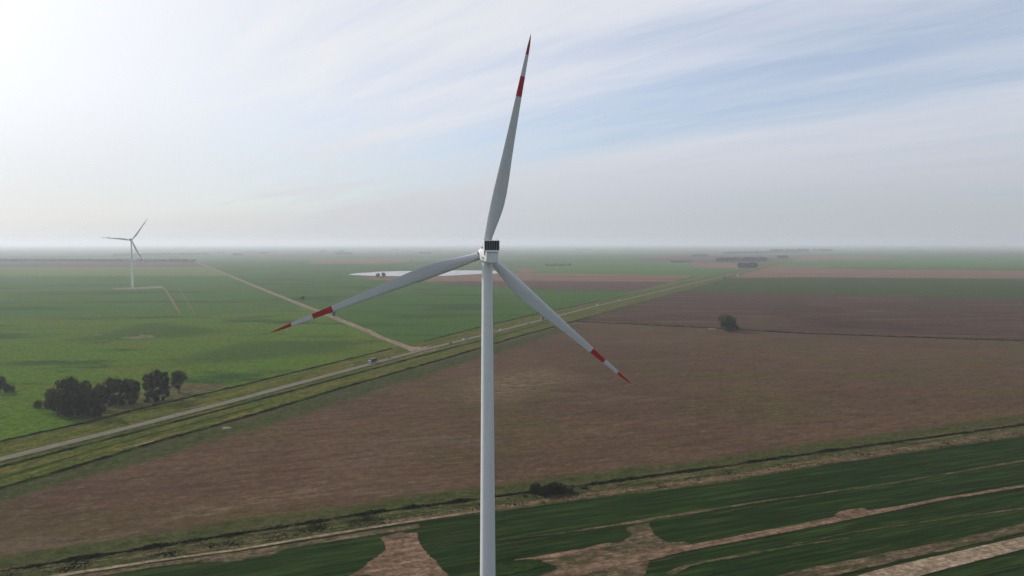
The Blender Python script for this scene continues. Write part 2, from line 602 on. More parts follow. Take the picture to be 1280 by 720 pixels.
m_asph = field_mat('worn_asphalt', (0.170, 0.165, 0.155), [
    ((0.135, 0.130, 0.120), A_ROAD, 40, 0.9, 0.45, 0.7, 0.8),
    ((0.20, 0.195, 0.18), A_ROAD, 12, 0.6, 0.55, 0.75, 0.5)], grain=(.12, 1.0, 0.0))
m_line, nt, b = new_mat('faded_line_paint')
b.inputs['Base Color'].default_value = (0.42, 0.40, 0.34, 1)
m_lake, nt, b = new_mat('shallow_lagoon')
nt.links.new(mix_col(nt, smooth(nt, noise_tex(nt, 0.0, 500, 90), .4, .65), (0.16, 0.155, 0.15), (0.24, 0.225, 0.21)), b.inputs['Base Color'])
b.inputs['Roughness'].default_value = 0.22
b.inputs['Specular IOR Level'].default_value = 0.30

# --- far fields (left of the road)
sheet('field', [(-60, 362), (205, 358), (300, 352), (240, 330), (-60, 334)], m_green_mid, 1)
sheet('field', [(-80, 329), (242, 327.6), (258, 334), (-80, 335)], m_soil_dull, 2)
sheet('field', [(-80, 334.5), (258, 333.5), (275, 340), (285, 345), (-80, 346)], m_lime, 3)
sheet('field', [(-90, 345.5), (283, 344.5), (376, 383), (368, 390), (200, 396), (-110, 404)], m_green_mid, 4)
sheet('field', [(-120, 402), (200, 396), (366, 389), (376, 382.5), (404, 393), (519, 439), (300, 483), (0, 553), (-200, 600), (-260, 560)], m_green_near, 5)
sheet('field', [(252, 331), (519, 437.5), (600, 409), (700, 385), (800, 363), (900, 340), (860, 345), (640, 361), (640, 325.5), (250, 327.5)], m_green_b, 2)
sheet('field', [(385, 330), (388, 325.5), (485, 324.2), (532, 326), (480, 329.5)], m_soil_red, 3)
sheet('field', [(560, 342), (655, 342), (724, 342), (865, 345), (838, 353), (797, 363.5), (657, 360.5), (560, 353), (470, 350), (440, 346.5), (540, 346.5)], m_soil_red, 3)
sheet('field', [(540, 352), (640, 351), (840, 352), (797, 363.8), (720, 362.5), (657, 360.8), (560, 354.5)], m_soil_dull, 4)
sheet('field', [(645, 342), (660, 334), (760, 328), (866, 328.5), (948, 330), (900, 345), (868, 345), (724, 342)], m_green_bright, 4)
sheet('field', [(645, 335), (676, 337), (662, 341.6), (650, 341.6)], m_soil_red, 5)
sheet('field', [(858, 334.7), (868, 328.8), (925, 329), (944, 334), (925, 335.4)], m_soil_red, 6)
sheet('field', [(790, 324.5), (850, 319.5), (950, 319), (985, 321), (975, 325), (950, 329.5), (866, 328)], m_soil_dull, 5)
sheet('field', [(620, 327), (700, 320), (850, 317), (790, 324), (760, 327.6), (640, 331)], m_green_mid, 5)
# --- far fields (right of the road)
sheet('field', [(998, 320.5), (1012, 314.5), (1420, 317), (1420, 324.5), (1180, 322.5), (1060, 326), (985, 326)], m_green_mid, 2)
sheet('field', [(1150, 317.2), (1190, 315.5), (1420, 317), (1420, 321)], m_soil_dull, 3)
sheet('field', [(982, 327), (1000, 320.5), (1100, 321), (1130, 323), (1060, 325.6), (1030, 326)], m_soil_red, 3)
sheet('field', [(950, 336), (975, 327), (1060, 325), (1180, 322.5), (1420, 324), (1420, 338), (1180, 336), (1000, 335)], m_green_bright, 4)
sheet('field', [(958, 334.6), (966, 333), (1028, 333.4), (1032, 334.6)], m_salt, 5)
strip('boundary_strip', [(950, 335.6), (1100, 335.6), (1240, 337.4), (1420, 339.5)], 34, m_darkline, 6)
sheet('field', [(900, 347), (946, 334), (1100, 336.2), (1240, 338), (1440, 340), (1440, 350), (1200, 348.5), (1000, 347), (905, 348.5)], m_soil_red, 4)
sheet('field', [(846, 365.2), (890, 347.5), (1000, 346.5), (1200, 348), (1440, 350), (1440, 379), (1280, 374), (1120, 370.5), (1000, 367.6)], m_green_dull, 5)
sheet('field', [(712, 402.5), (790, 379), (846, 364.8), (1000, 367.5), (1120, 370.5), (1280, 374), (1460, 378), (1460, 434), (1280, 427), (1000, 416.5), (890, 410)], m_soil_dark, 6)
# the great stubble field between road and hedge
sheet('field', [(-260, 660), (0, 611), (300, 523), (600, 435), (724, 400), (890, 410), (1000, 416.5), (1280, 427), (1480, 435), (1480, 505),
                (1280, 531), (880, 587), (480, 640), (0, 717), (-300, 765)], m_stub, 7)
strip('boundary_strip', [(722, 402.5), (890, 410.5), (1000, 417), (1140, 422), (1280, 426.5), (1460, 433)], [9, 11, 12, 12, 11, 11], m_darkline, 9)
# margins of the stubble field
strip('field_margin', [(-200, 730), (0, 704), (300, 660), (600, 617), (880, 580), (1280, 524), (1450, 500)], [24, 24, 24, 24, 24, 28, 28], m_margin, 9, jag=3, core=.04)
strip('field_margin', [(-200, 676), (0, 621), (150, 578), (300, 534), (450, 488), (600, 443), (720, 407)], [28, 30, 34, 44, 50, 42, 36], m_margin_road, 9, jag=3, core=.08)
# bleached patches on the stubble
sheet('bleached_patch', [(140, 672), (160, 640), (260, 618), (380, 600), (480, 590), (480, 606), (400, 632), (260, 662)], m_pale_stub, 8, feather=20, jag=8, step=5)
sheet('bleached_patch', [(640, 520), (540, 500), (560, 470), (680, 455), (740, 470), (690, 495)], m_pale_stub, 8, feather=40, jag=16, step=8)
for pl in ([(877, 435), (872, 447), (867, 460), (860, 470)], [(909, 445), (907, 455), (901, 462), (900, 474), (901, 487)],
           [(935, 428), (942, 442), (940, 455), (945, 470), (950, 487)], [(912, 416), (905, 430), (909, 445)]):
    strip('path', pl, 1.3, m_path, 8, jag=1.5, step=3)

# --- damp hollows and pale patches of the near pasture
sheet('hollow', [(66, 428), (110, 417), (180, 404), (240, 405), (296, 411), (280, 418), (220, 424), (110, 430)], m_wet, 6, feather=34, jag=6, step=8)
sheet('hollow', [(170, 466), (200, 448), (300, 425), (400, 424), (470, 424), (440, 442), (300, 455)], m_wet, 6, feather=34, jag=6, step=8)
sheet('hollow', [(262, 400), (300, 395.5), (366, 392), (356, 396.5), (300, 402)], m_wet, 6, feather=30, jag=6, step=8)
sheet('bare_patch', [(150, 423), (153, 421.4), (170, 421), (178, 418.5), (195, 420), (192, 423), (172, 424)], m_salt, 7, feather=1.5, jag=2, step=2)
sheet('bare_patch', [(115, 420), (118, 418.2), (128, 418), (127, 420)], m_salt, 7, feather=1.2, jag=1.5, step=2)
sheet('grove_floor', [(40, 505), (50, 512), (108, 530), (160, 515), (250, 495), (300, 480), (262, 480), (225, 480), (195, 490), (120, 492)], m_grove_floor, 6, feather=6, jag=3, step=4)
sheet('bare_patch', [(203, 488), (206, 481.5), (240, 481.5), (290, 480), (270, 485), (235, 488)], m_bare_dull, 7, feather=2.5, jag=2, step=3)

# --- road reserve
sheet('verge', [(-260, 612), (0, 553), (111, 528), (183, 509.5), (300, 482.5), (420, 453), (516, 430), (600, 409), (671, 392.5), (752, 375), (800, 364.5), (862, 350.5), (904, 341), (950, 331.5), (980, 322.5), (1004, 316),
                (1012, 314), (1004, 321.5), (982, 328), (950, 337), (904, 350), (862, 361.5), (800, 378.5), (765, 388), (692, 409), (646, 422), (600, 435.5), (499, 465), (300, 524), (200, 552), (105, 581), (0, 612), (-260, 688)],
      m_verge, 10)
ROAD = [(-260, 643), (0, 576.5), (161, 536.5), (300, 500.5), (420, 468), (477, 452.5), (523, 440), (600, 421), (640, 410.5), (700, 395), (747, 382.7), (800, 370.6), (850, 358.5), (904, 346), (946, 335), (975, 325.5), (1000, 318.7), (1011, 313.4), (1012, 310)]
# road: raised about half a metre on its bank
strip('road', ROAD, 7.4, m_asph, 12, soft=False, zoff=0.5)
rp = [at(*p) for p in ROAD]
vv, ff = [], []
for i, p in enumerate(rp):
    t = (rp[min(i + 1, len(rp) - 1)] - rp[max(i - 1, 0)]).normalized()
    nrm = Vector((t.y, -t.x, 0))
    for u, z in ((-6.5, 10.5 * LV), (-3.9, 12 * LV + 0.49), (3.9, 12 * LV + 0.49), (6.5, 10.5 * LV)):
        q = p + nrm * u
        vv.append((q.x, q.y, z))
for i in range(len(rp) - 1):
    for k in range(3):
        a = i * 4 + k
        ff.append((a, a + 1, a + 5, a + 4))
m_bank = field_mat('grassy_road_bank', (0.060, 0.066, 0.026), [((0.085, 0.08, 0.04), A_ROAD, 30, 2, 0.5, 0.7, 0.6), ((0.03, 0.042, 0.015), A_ROAD, 10, 1.5, 0.5, 0.7, 0.7)])
tag(mesh_obj('road_bank', vv, ff, m_bank), kind='structure')
# faded centre dashes
vv, ff = [], []
d = (rp[5] - rp[1])
L = d.length
d.normalize()
nrm = Vector((d.y, -d.x, 0))
for k in range(int(L / 12)):
    a = rp[1] + d * (k * 12)
    i0 = len(vv)
    for u, s in ((-0.07, 0), (0.07, 0), (0.07, 4), (-0.07, 4)):
        q = a + d * s + nrm * u
        vv.append((q.x, q.y, 12 * LV + 0.504))
    ff.append((i0, i0 + 1, i0 + 2, i0 + 3))
tag(mesh_obj('road_marking', vv, ff, m_line), kind='structure')
# rank dark grass lines of the reserve, and the painted shade below the road edge
strip('ditch_grass_and_shade', [(-260, 614), (0, 553), (111, 528.5), (183, 510), (300, 483), (420, 453.5), (489, 436.5)], 5.5, m_verge_dark, 11, jag=1.2, step=4)
strip('ditch_grass_and_shade', [(530, 427.5), (600, 409.5), (671, 393), (752, 375.5), (800, 365)], 6, m_verge_dark, 11, jag=1.2, step=5)
strip('ditch_grass_and_shade', [(-260, 688), (0, 612), (105, 581.5), (200, 552.5), (300, 524.5), (446, 480.5), (561, 447.6), (640, 423.5), (692, 409), (734, 397.5), (800, 378.5), (858, 363)], 6.5, m_verge_dark, 11, jag=1.5, step=4)
strip('ditch_grass_and_shade', [(-260, 654), (0, 585), (161, 543.5), (300, 507), (420, 474.5), (523, 446.5), (600, 426.5), (700, 399)], 6.5, m_verge_dark, 11, jag=1.2, step=4)  # embankment shadow below the asphalt, painted as a dark grass strip
strip('ditch_grass_and_shade', [(-260, 672), (0, 600), (110, 566), (240, 531), (330, 507)], 4.0, m_verge_dark, 11, jag=2.5, step=4)
strip('path', [(158, 560.5), (176, 556.5), (190, 553), (200, 549.5)], [1, 2.6, 2.6, 0.6], m_verge_pale, 12, jag=0.5, step=2)
sheet('bare_patch', [(275, 535.6), (280, 533.8), (288, 534.4), (291, 535.8), (285, 537.2), (278, 537)], m_slab, 9, feather=1.0, jag=0.8, step=1.2)

# --- dirt tracks
DT = strip('dirt_track', [(519, 438.5), (500, 431), (478, 423), (456, 412.5), (430, 402.5), (404, 391.5), (380, 382.5), (350, 370.5), (318, 357.5), (296, 348.5), (276, 340), (258, 332.5), (247, 328.5)],
      [13, 11.5, 11, 12, 13, 13, 13, 13, 14, 14, 14, 13, 12], m_track, 11, jag=1.0, step=5, core=.38)
sheet('dirt_track', [(500, 432.5), (512, 434), (540, 434.2), (552, 432.6), (548, 437.5), (524, 443), (505, 447.5), (514, 440.8), (506, 436)], m_track, 11, feather=1.2, jag=0.6, step=2)
strip('dirt_track', [(-60, 364.2), (60, 362.4), (140, 361.2), (205, 359)], 30, m_track_dull, 6, jag=3, step=8)
strip('dirt_track', [(203, 358.6), (208, 364), (214, 374), (220, 384), (225, 392)], [7, 6, 6, 6, 4], m_track_dull, 6, jag=1, step=4)
strip('dirt_track', [(221, 358), (228, 368), (236, 380), (243, 392)], 2.0, m_track_dull, 6, jag=1, step=4)
strip('dirt_track', [(-40, 500.5), (0, 500), (24, 498.8), (42, 498)], [2.5, 2.5, 2.5, 1.5], m_bare_dull, 7, jag=0.5, step=2)
sheet('turbine_pad', [(136, 361.6), (142, 360), (180, 359), (196, 357.6), (205, 357.6), (206, 360), (180, 361.3), (150, 362.2)], m_track, 7, feather=9, jag=3, step=6)

# --- lagoon
m_mud = field_mat('muddy_shore', (0.13, 0.105, 0.085), [((0.07, 0.08, 0.04), 0.0, 120, 30, .45, .65, .8)], feather=(0.0, 60, 14, .3))
sheet('shore', [(425, 343.6), (444, 340.8), (475, 339.0), (520, 338.0), (570, 337.5), (632, 337.6), (648, 339), (644, 341.2), (625, 343.2), (602, 343.5), (565, 345.4), (530, 346.3), (480, 346.4), (440, 345.2)], m_mud, 6, feather=40, jag=25)
lake = sheet('water', [(434, 343.4), (440, 342.4), (448, 341.6), (460, 340.9), (475, 339.7), (490, 339.2), (520, 338.6), (545, 338.4), (570, 338.0), (602, 338.2), (630, 338.9), (641, 339.8), (636, 340.8), (620, 342.0), (602, 342.4), (580, 343.6), (565, 344.5), (540, 345.3), (515, 345.5), (485, 345.0), (465, 344.8), (450, 344.2)], m_lake, 7, jag=5, step=25)

# --- hedge strip and crop land in the foreground
sheet('weedy_strip', [(-320, 772), (0, 715), (202, 683), (300, 667.5), (480, 639), (599, 624), (760, 603), (880, 586.5), (1040, 563), (1280, 530.5), (1480, 504),
                      (1480, 517), (1280, 546), (1040, 581), (880, 607.5), (737, 624.5), (621, 640.5), (524, 652), (480, 660), (300, 690), (187, 705), (94, 719), (-320, 790)], m_weeds, 9)
sheet('crop_field', [(-320, 788), (94, 718), (187, 704), (300, 689), (480, 659), (621, 640), (737, 624), (880, 607), (1040, 580.6), (1280, 545), (1480, 516), (1480, 900), (640, 900), (-320, 900)], m_crop, 8)
strip('tan_strip', [(480, 654), (560, 645), (621, 636), (737, 620), (880, 602), (1040, 576), (1280, 541), (1450, 517)], [3, 5, 6, 6.5, 7, 8, 8, 8], m_tan, 10, jag=0.8, step=3)
strip('dirt_track', [(60, 724), (94, 718), (187, 704), (300, 688.5), (400, 671.5), (480, 658.5), (540, 649.5), (600, 641)], [2.4, 2.4, 2.2, 2.1, 2.4, 2.2, 2.0, 1.4], m_gravel, 11, jag=0.4, step=2, core=.38)
strip('bare_patch', [(80, 726), (187, 709), (300, 694), (400, 678), (480, 665), (525, 659)], [5, 4, 4, 5, 7, 6], m_bare_dull, 10, jag=1, step=2.5)
sheet('bare_patch', [(425, 724), (450, 711), (466, 699), (475, 690), (477, 681), (468, 672), (500, 666), (524, 666), (527, 677), (533, 689), (548, 704), (572, 726)], m_bare, 10, feather=3.0, jag=1.2, step=2)
sheet('bare_patch', [(240, 706), (262, 694), (330, 685), (372, 684), (340, 698), (300, 706)], m_bare_dull, 9, feather=4, jag=2, step=3)
sheet('bare_patch', [(618, 705), (650, 699), (677, 694.5), (719, 688), (775, 675), (788, 669), (775, 662), (794, 657), (812, 652), (817, 660), (821, 670), (836, 678), (870, 676), (862, 686), (815, 703), (805, 726), (650, 726), (690, 712), (670, 702), (640, 703)],
      m_bare_dull, 10, feather=3.4, jag=1.6, step=2)
sheet('bare_patch', [(622, 705), (677, 695), (719, 689), (750, 681), (770, 679), (760, 686), (720, 696), (690, 700), (672, 701.5), (640, 703)], m_bare, 11, feather=1.0, jag=0.8, step=2)
strip('bare_patch', [(660, 732), (740, 712), (790, 702), (830, 692.5), (880, 683), (930, 674), (987, 663), (1045, 651), (1100, 640.5), (1180, 625), (1280, 609), (1450, 580)],
      [7, 7, 7, 6, 5.2, 5.2, 5, 4.6, 4.0, 3.0, 2.6, 2.2], m_bare, 12, jag=1.0, step=2, core=.36)
sheet('bare_patch', [(1040, 647), (1050, 640), (1080, 636), (1086, 641), (1064, 647)], m_bare, 11, feather=0.8, jag=0.6, step=1.5)
strip('bare_patch', [(621, 677), (700, 668), (790, 655), (870, 642), (935, 631), (1030, 617.5), (1115, 605), (1280, 577), (1450, 550)], [0.8, 1.4, 3.2, 2.6, 2.2, 2.0, 2.2, 2.4, 2], m_streak, 11, jag=0.5, step=2)
strip('bare_patch', [(836, 720), (860, 708), (920, 697), (987, 685.5), (1062, 674)], [3.5, 2.6, 2, 1.8, 0.5], m_streak, 11, jag=0.4, step=2)
strip('bare_patch', [(990, 682), (1062, 668), (1140, 656), (1212, 646), (1280, 637), (1400, 617)], [0.3, 1.0, 1.0, 1.2, 1.4, 1], m_streak, 11, jag=0.4, step=2)
strip('bare_patch', [(960, 734), (1030, 716), (1110, 699), (1190, 682), (1280, 662), (1420, 634)], [9, 8, 7, 6.5, 6.5, 6], m_bare_dull, 11, jag=1.0, step=2, core=.36)
strip('dirt_track', [(1060, 738), (1108, 722), (1175, 705), (1230, 692), (1280, 680), (1420, 648)], [9.5, 9.5, 9, 8.5, 8, 7], m_gravel, 12, jag=0.3, step=2, core=.40)
sheet('crop_patch', [(612, 709), (640, 704.5), (672, 702.5), (686, 708.5), (660, 716), (615, 724)], m_crop_edge, 12, feather=1.2, jag=0.8, step=2)

# ------------------------------------------------------------------ rank weeds as geometry
def leaf_mat(name, c0, c1, c2, scale=0.4, trans=0.0):
    m, nt, b = new_mat(name)
    n1 = noise_tex(nt, 0, .5 / scale, .5 / scale, 2.0)
    gi = nt.nodes.new('ShaderNodeNewGeometry')
    r = gi.outputs['Random Per Island']
    col = mix_col(nt, smooth(nt, n1, 0.42, 0.60), c0, c1)
    col = mix_col(nt, smooth(nt, r, 0.3, 1.0, 0, 0.65), col, c2)
    oi = nt.nodes.new('ShaderNodeObjectInfo')
    vv_ = nt.nodes.new('ShaderNodeVectorMath')
    vv_.operation = 'SCALE'
    nt.links.new(col, vv_.inputs[0])
    nt.links.new(smooth(nt, oi.outputs['Random'], 0.0, 1.0, 0.62, 1.12), vv_.inputs['Scale'])
    nt.links.new(vv_.outputs[0], b.inputs['Base Color'])
    b.inputs['Roughness'].default_value = 0.75
    if trans:
        b.inputs['Transmission Weight'].default_value = 0
    return m


m_weed = leaf_mat('rank_weeds', (0.016, 0.024, 0.010), (0.032, 0.042, 0.016), (0.050, 0.052, 0.022), 0.2)
m_weed_tan = leaf_mat('dry_weeds', (0.060, 0.062, 0.026), (0.10, 0.085, 0.05), (0.15, 0.125, 0.08), 0.2)


def tufts(name, lines, n, h, w, mat, seed, label, sp=0.6):
    """countless weed tufts along ribbons: (pixel polyline, ground width, share)"""
    rnd = random.Random(seed)
    vs, fs = [], []
    tot = sum(l[2] for l in lines)
    for (pl, wid, share) in lines:
        pts = [at(*p) for p in pl]
        seg = [(pts[i + 1] - pts[i]).length for i in range(len(pts) - 1)]
        S = sum(seg)
        for _ in range(int(n * share / tot)):
            # nearer ground gets more tufts
            t = S * rnd.random()
            i = 0
            while i < len(seg) - 1 and t > seg[i]:
                t -= seg[i]
                i += 1
            p = pts[i].lerp(pts[i + 1], t / seg[i])
            dd = (pts[i + 1] - pts[i]).normalized()
            q = p + Vector((-dd.y, dd.x, 0)) * rnd.gauss(0, wid / 2.5)
            clump = 0.45 + 1.1 * max(0, mnoise.noise(Vector((q.x / 9, q.y / 9, seed))) + 0.4)
            for _k in range(3):
                a = rnd.random() * PI
                ww, hh = w * rnd.uniform(0.6, 1.3) * clump, h * rnd.uniform(0.5, 1.2) * clump
                dx, dy = math.cos(a) * ww / 2, math.sin(a) * ww / 2
                lx, ly = rnd.uniform(-sp, sp) * hh, rnd.uniform(-sp, sp) * hh
                i0 = len(vs)
                z0 = 0.38
                vs += [(q.x - dx, q.y - dy, z0), (q.x + dx, q.y + dy, z0), (q.x + dx * .8 + lx, q.y + dy * .8 + ly, z0 + hh), (q.x - dx * .8 + lx, q.y - dy * .8 + ly, z0 + hh * rnd.uniform(0.7, 1))]
                fs.append((i0, i0 + 1, i0 + 2, i0 + 3))
    o = mesh_obj(name, vs, fs, mat)
    return tag(o, label, 'weeds', None, 'stuff')


HEDGE = [(-200, 750), (0, 716), (202, 684), (300, 668.5), (480, 640.5), (599, 625), (760, 604), (880, 587.5), (1040, 564.5), (1280, 532), (1420, 513)]
tufts('weeds', [(HEDGE, 1.7, 1.0)], 11000, 0.58, 0.62, m_weed, 3, 'dark weedy hedge line along the near edge of the brown stubble field')
tufts('weeds', [([(x, y + 9) for x, y in HEDGE], 5.0, 0.8), ([(0, 722), (202, 692), (300, 677), (480, 648)], 6.0, 0.8), ([(x, y + 14) for x, y in HEDGE[5:]], 5.0, 0.4)],
      3600, 0.3, 0.5, m_weed, 4, 'low scrubby weeds beside the pale farm track in the foreground')
tufts('weeds', [([(x, y + 12) for x, y in HEDGE[2:]], 6.0, 1.0)], 2200, 0.3, 0.5, m_weed_tan, 5, 'dry tan weeds strewn along the tilled strip below the hedge line')
tufts('weeds', [([(-200, 671), (0, 612), (105, 581.5), (200, 552.5), (300, 524.5), (446, 480.5), (561, 447.6), (640, 423.5), (692, 409), (734, 397.5)], 1.7, 1.0)], 7000, 0.7, 0.9, m_weed, 6,
      'dark rank grass in the ditch between road verge and stubble field')
tufts('weeds', [([(-200, 600), (0, 553), (111, 528.5), (183, 510), (300, 483), (420, 453.5), (489, 436.5)], 1.6, 0.6), ([(530, 427.5), (600, 409.5), (671, 393), (752, 375.5)], 1.8, 0.4)], 6000, 0.7, 0.9, m_weed, 7,
      'dark rank grass along the fence line between road verge and green pasture')
tufts('weeds', [([(-200, 638), (0, 585), (161, 543.5), (300, 507), (420, 474.5), (523, 446.5), (600, 426.5)], 1.8, 1.0)], 5000, 0.5, 0.8, m_weed, 8, 'dark grass on the road bank below the grey asphalt')
tufts('weeds', [([(720, 402), (890, 410.5), (1000, 417), (1140, 422), (1280, 426.5)], 2.2, 1.0)], 3500, 0.8, 1.2, m_weed, 9, 'dark weeds on the boundary between dark tilled soil and stubble')

# ------------------------------------------------------------------ trees
m_leaf_dark = leaf_mat('dark_foliage', (0.020, 0.032, 0.012), (0.040, 0.052, 0.019), (0.066, 0.074, 0.030), 0.18)
m_leaf_olive = leaf_mat('olive_foliage', (0.032, 0.038, 0.016), (0.064, 0.062, 0.027), (0.095, 0.084, 0.040), 0.18)
m_leaf_grey = leaf_mat('grey_green_foliage', (0.028, 0.040, 0.024), (0.048, 0.060, 0.034), (0.07, 0.08, 0.045), 0.18)
m_leaf_brown = leaf_mat('brownish_foliage', (0.038, 0.033, 0.016), (0.075, 0.057, 0.030), (0.100, 0.078, 0.042), 0.18)
m_bark, nt, b = new_mat('bark')
nt.links.new(mix_col(nt, noise_tex(nt, 0, 0.6, 0.6, 4, 0.6, 'obj'), (0.05, 0.04, 0.032), (0.13, 0.11, 0.09)), b.inputs['Base Color'])
m_bark_pale, nt, b = new_mat('pale_bark')
nt.links.new(mix_col(nt, noise_tex(nt, 0, 0.6, 1.5, 4, 0.6, 'obj'), (0.10, 0.085, 0.07), (0.22, 0.19, 0.16)), b.inputs['Base Color'])


def crown_mesh(name, lobes, n, leaf, seed):
    """leaf clumps scattered through ellipsoid lobes (cx,cy,cz,rx,ry,rz), denser toward the shell, with gaps"""
    rnd = random.Random(seed)
    wts = [l[3] * l[4] * l[5] for l in lobes]
    vs, fs = [], []
    while len(fs) < n:
        l = rnd.choices(lobes, wts)[0]
        u = Vector((rnd.gauss(0, 1), rnd.gauss(0, 1), rnd.gauss(0, 1))).normalized()
        rad = rnd.random() ** 0.45 * (1 + max(-.15, rnd.gauss(0, .10)))
        bump = 1 + 0.42 * mnoise.noise(u * 2.3 + Vector((seed, l[0], l[2])))
        p = Vector((l[0] + u.x * l[3] * rad * bump, l[1] + u.y * l[4] * rad * bump, l[2] + u.z * l[5] * rad * bump))
        if mnoise.noise(p * 0.62 + Vector((seed * 3.1, 0, 0))) < -0.14:
            continue
        s = leaf * rnd.uniform(0.55, 1.25)
        nn = (u * 1.0 + Vector((rnd.gauss(0, 1), rnd.gauss(0, 1), rnd.gauss(0, 1) + 0.5)) * 0.5).normalized()
        a = nn.orthogonal().normalized()
        a = Matrix.Rotation(rnd.random() * 6.28, 3, nn) @ a
        b_ = nn.cross(a)
        i0 = len(vs)
        vs += [tuple(p + a * s * 0.7), tuple(p + b_ * s * 0.45 + a * 0.1 * s), tuple(p - a * s * 0.6), tuple(p - b_ * s * 0.5)]
        fs.append((i0, i0 + 1, i0 + 2, i0 + 3))
    me = bpy.data.meshes.new(name)
    me.from_pydata(vs, [], fs)
    return me


def trunk_mesh(name, h, r, limbs, seed):
    rnd = random.Random(seed)
    bm = bmesh.new()
    sway = [(rnd.uniform(-.1, .1) * h * k / 4 * .3, rnd.uniform(-.1, .1) * h * k / 4 * .3, h * k / 4 - (0.2 if k == 0 else 0)) for k in range(5)]
    add_tube(bm, sway, [r * 1.25, r, r * .85, r * .65, r * .3], 8)
    for (z0, dx, dy, z1) in limbs:
        add_tube(bm, [(0, 0, z0), (dx * .5, dy * .5, z0 + (z1 - z0) * .4), (dx, dy, z1)], [r * .5, r * .38, r * .15], 6)
    me = bpy.data.meshes.new(name)
    bm.to_mesh(me)
    bm.free()
    return me


PROTO = {}


def proto(kind, seed):
    """tree shapes about 10 m tall"""
    rnd = random.Random(seed)
    if kind == 'round':
        lobes = [(0, 0, 5.6, 3.6, 3.6, 3.2), (1.6, .4, 6.8, 2.4, 2.4, 2.2), (-1.9, -.4, 5.4, 2.2, 2.2, 2.1), (.3, 1.5, 7.4, 2.2, 2.2, 2.1), (-.5, -1.6, 4.2, 2.4, 2.2, 1.8), (2.6, -.8, 4.2, 1.7, 1.7, 1.3)]
        limbs = [(2, 1.6, .4, 6.5), (1.8, -1.9, -.4, 5.6), (2.4, .3, 1.5, 7.2), (2, 2.4, -.8, 4.4)]
        tr, n, lf = (6.5, .38), 3600, .52
    elif kind == 'tall':        # upright gum: bare stems, crown in the upper half
        lobes = [(0, 0, 6.6, 1.45, 1.45, 3.0), (.7, .2, 8.2, .9, .9, 1.6), (-.7, .1, 7.0, 1.0, 1.0, 1.9), (.4, -.4, 4.6, 1.2, 1.2, 1.8), (-.4, .3, 9.1, .6, .6, .9), (-.3, 0, 3.2, 1.1, 1.1, 1.5), (.5, .3, 2.2, .9, .9, 1.2)]
        limbs = [(4, .9, .2, 8), (3.6, -.8, .1, 7)]
        tr, n, lf = (8.6, .2), 2000, .46
    elif kind == 'spread':      # broad heavy gum with domed clumps
        lobes = [(0, 0, 6.2, 3.8, 3.6, 2.9), (2.4, .2, 7.0, 2.3, 2.3, 2.2), (-2.5, .3, 6.4, 2.4, 2.4, 2.3), (-.6, -.8, 8.1, 2.2, 2.2, 1.7), (1.2, -1.8, 5.0, 2.4, 2.2, 2.2),
                 (-1.6, -2.0, 4.2, 2.6, 2.2, 2.4), (3.1, -.4, 4.2, 2.0, 1.9, 2.0), (.2, -2.4, 3.0, 3.0, 1.6, 2.4), (-3.2, -.3, 3.4, 1.6, 1.6, 2.0), (1.8, -1.2, 1.8, 2.4, 2.2, 1.7), (-1.6, -1.0, 1.9, 2.2, 2.2, 1.7)]
        limbs = [(1.8, 2.4, .2, 6.5), (1.6, -2.4, .3, 6), (2, -.6, -.8, 7.6), (1.6, 1.4, -1.6, 5)]
        tr, n, lf = (6.5, .42), 5200, .60
    elif kind == 'top_heavy':   # wide top narrowing to a short stem
        lobes = [(0, 0, 7.0, 3.3, 3.2, 2.6), (.8, 0, 8.0, 2.4, 2.4, 1.8), (-1.4, .3, 7.2, 2.0, 2.0, 1.8), (.4, -.3, 4.9, 2.5, 2.3, 2.0), (.2, 0, 3.2, 1.5, 1.4, 1.4)]
        limbs = [(1.6, 1.6, 0, 6.5), (1.6, -1.5, .3, 6.3)]
        tr, n, lf = (6.0, .36), 3600, .46
    elif kind == 'sparse':      # open thin crown
        lobes = [(0, 0, 7.6, 2.2, 2.2, 1.8), (1.9, .2, 6.3, 1.7, 1.7, 1.3), (-1.9, -.2, 5.9, 1.6, 1.6, 1.3), (.5, 1.2, 4.8, 1.8, 1.6, 1.2)]
        limbs = [(2.6, 1.9, .2, 6.2), (2.4, -1.9, -.2, 5.8), (3, .5, 1.2, 5)]
        tr, n, lf = (7.5, .26), 900, .5
    else:                       # bush
        lobes = [(0, 0, 4.0, 5.0, 4.6, 4.4), (3.6, .5, 4.6, 3.2, 3.2, 3.8), (-3.8, -.3, 3.4, 3.2, 3.2, 3.4), (1, -1.5, 6.4, 2.8, 2.8, 2.8), (-1.6, 1.2, 6.2, 2.6, 2.6, 2.6)]
        limbs = [(.5, 2.4, .4, 5.0), (.5, -2.4, -.3, 4.6)]
        tr, n, lf = (4.5, .4), 2400, .62
    lobes = [tuple(v * rnd.uniform(.9, 1.12) if i > 2 else v + rnd.uniform(-.35, .35) for i, v in enumerate(l)) for l in lobes]
    return crown_mesh('crown', lobes, n, lf, seed), trunk_mesh('trunk', tr[0], tr[1], limbs, seed)


def get_proto(kind, var, leaf, bark):
    key = (kind, var, leaf.name)
    if key not in PROTO:
        c, t = proto(kind, hash_(kind) * 17 + var * 5 + 1)
        c.materials.append(leaf)
        t.materials.append(bark)
        PROTO[key] = (c, t)
    return PROTO[key]


def hash_(s):
    return sum(ord(ch) * (i + 1) for i, ch in enumerate(s)) % 97


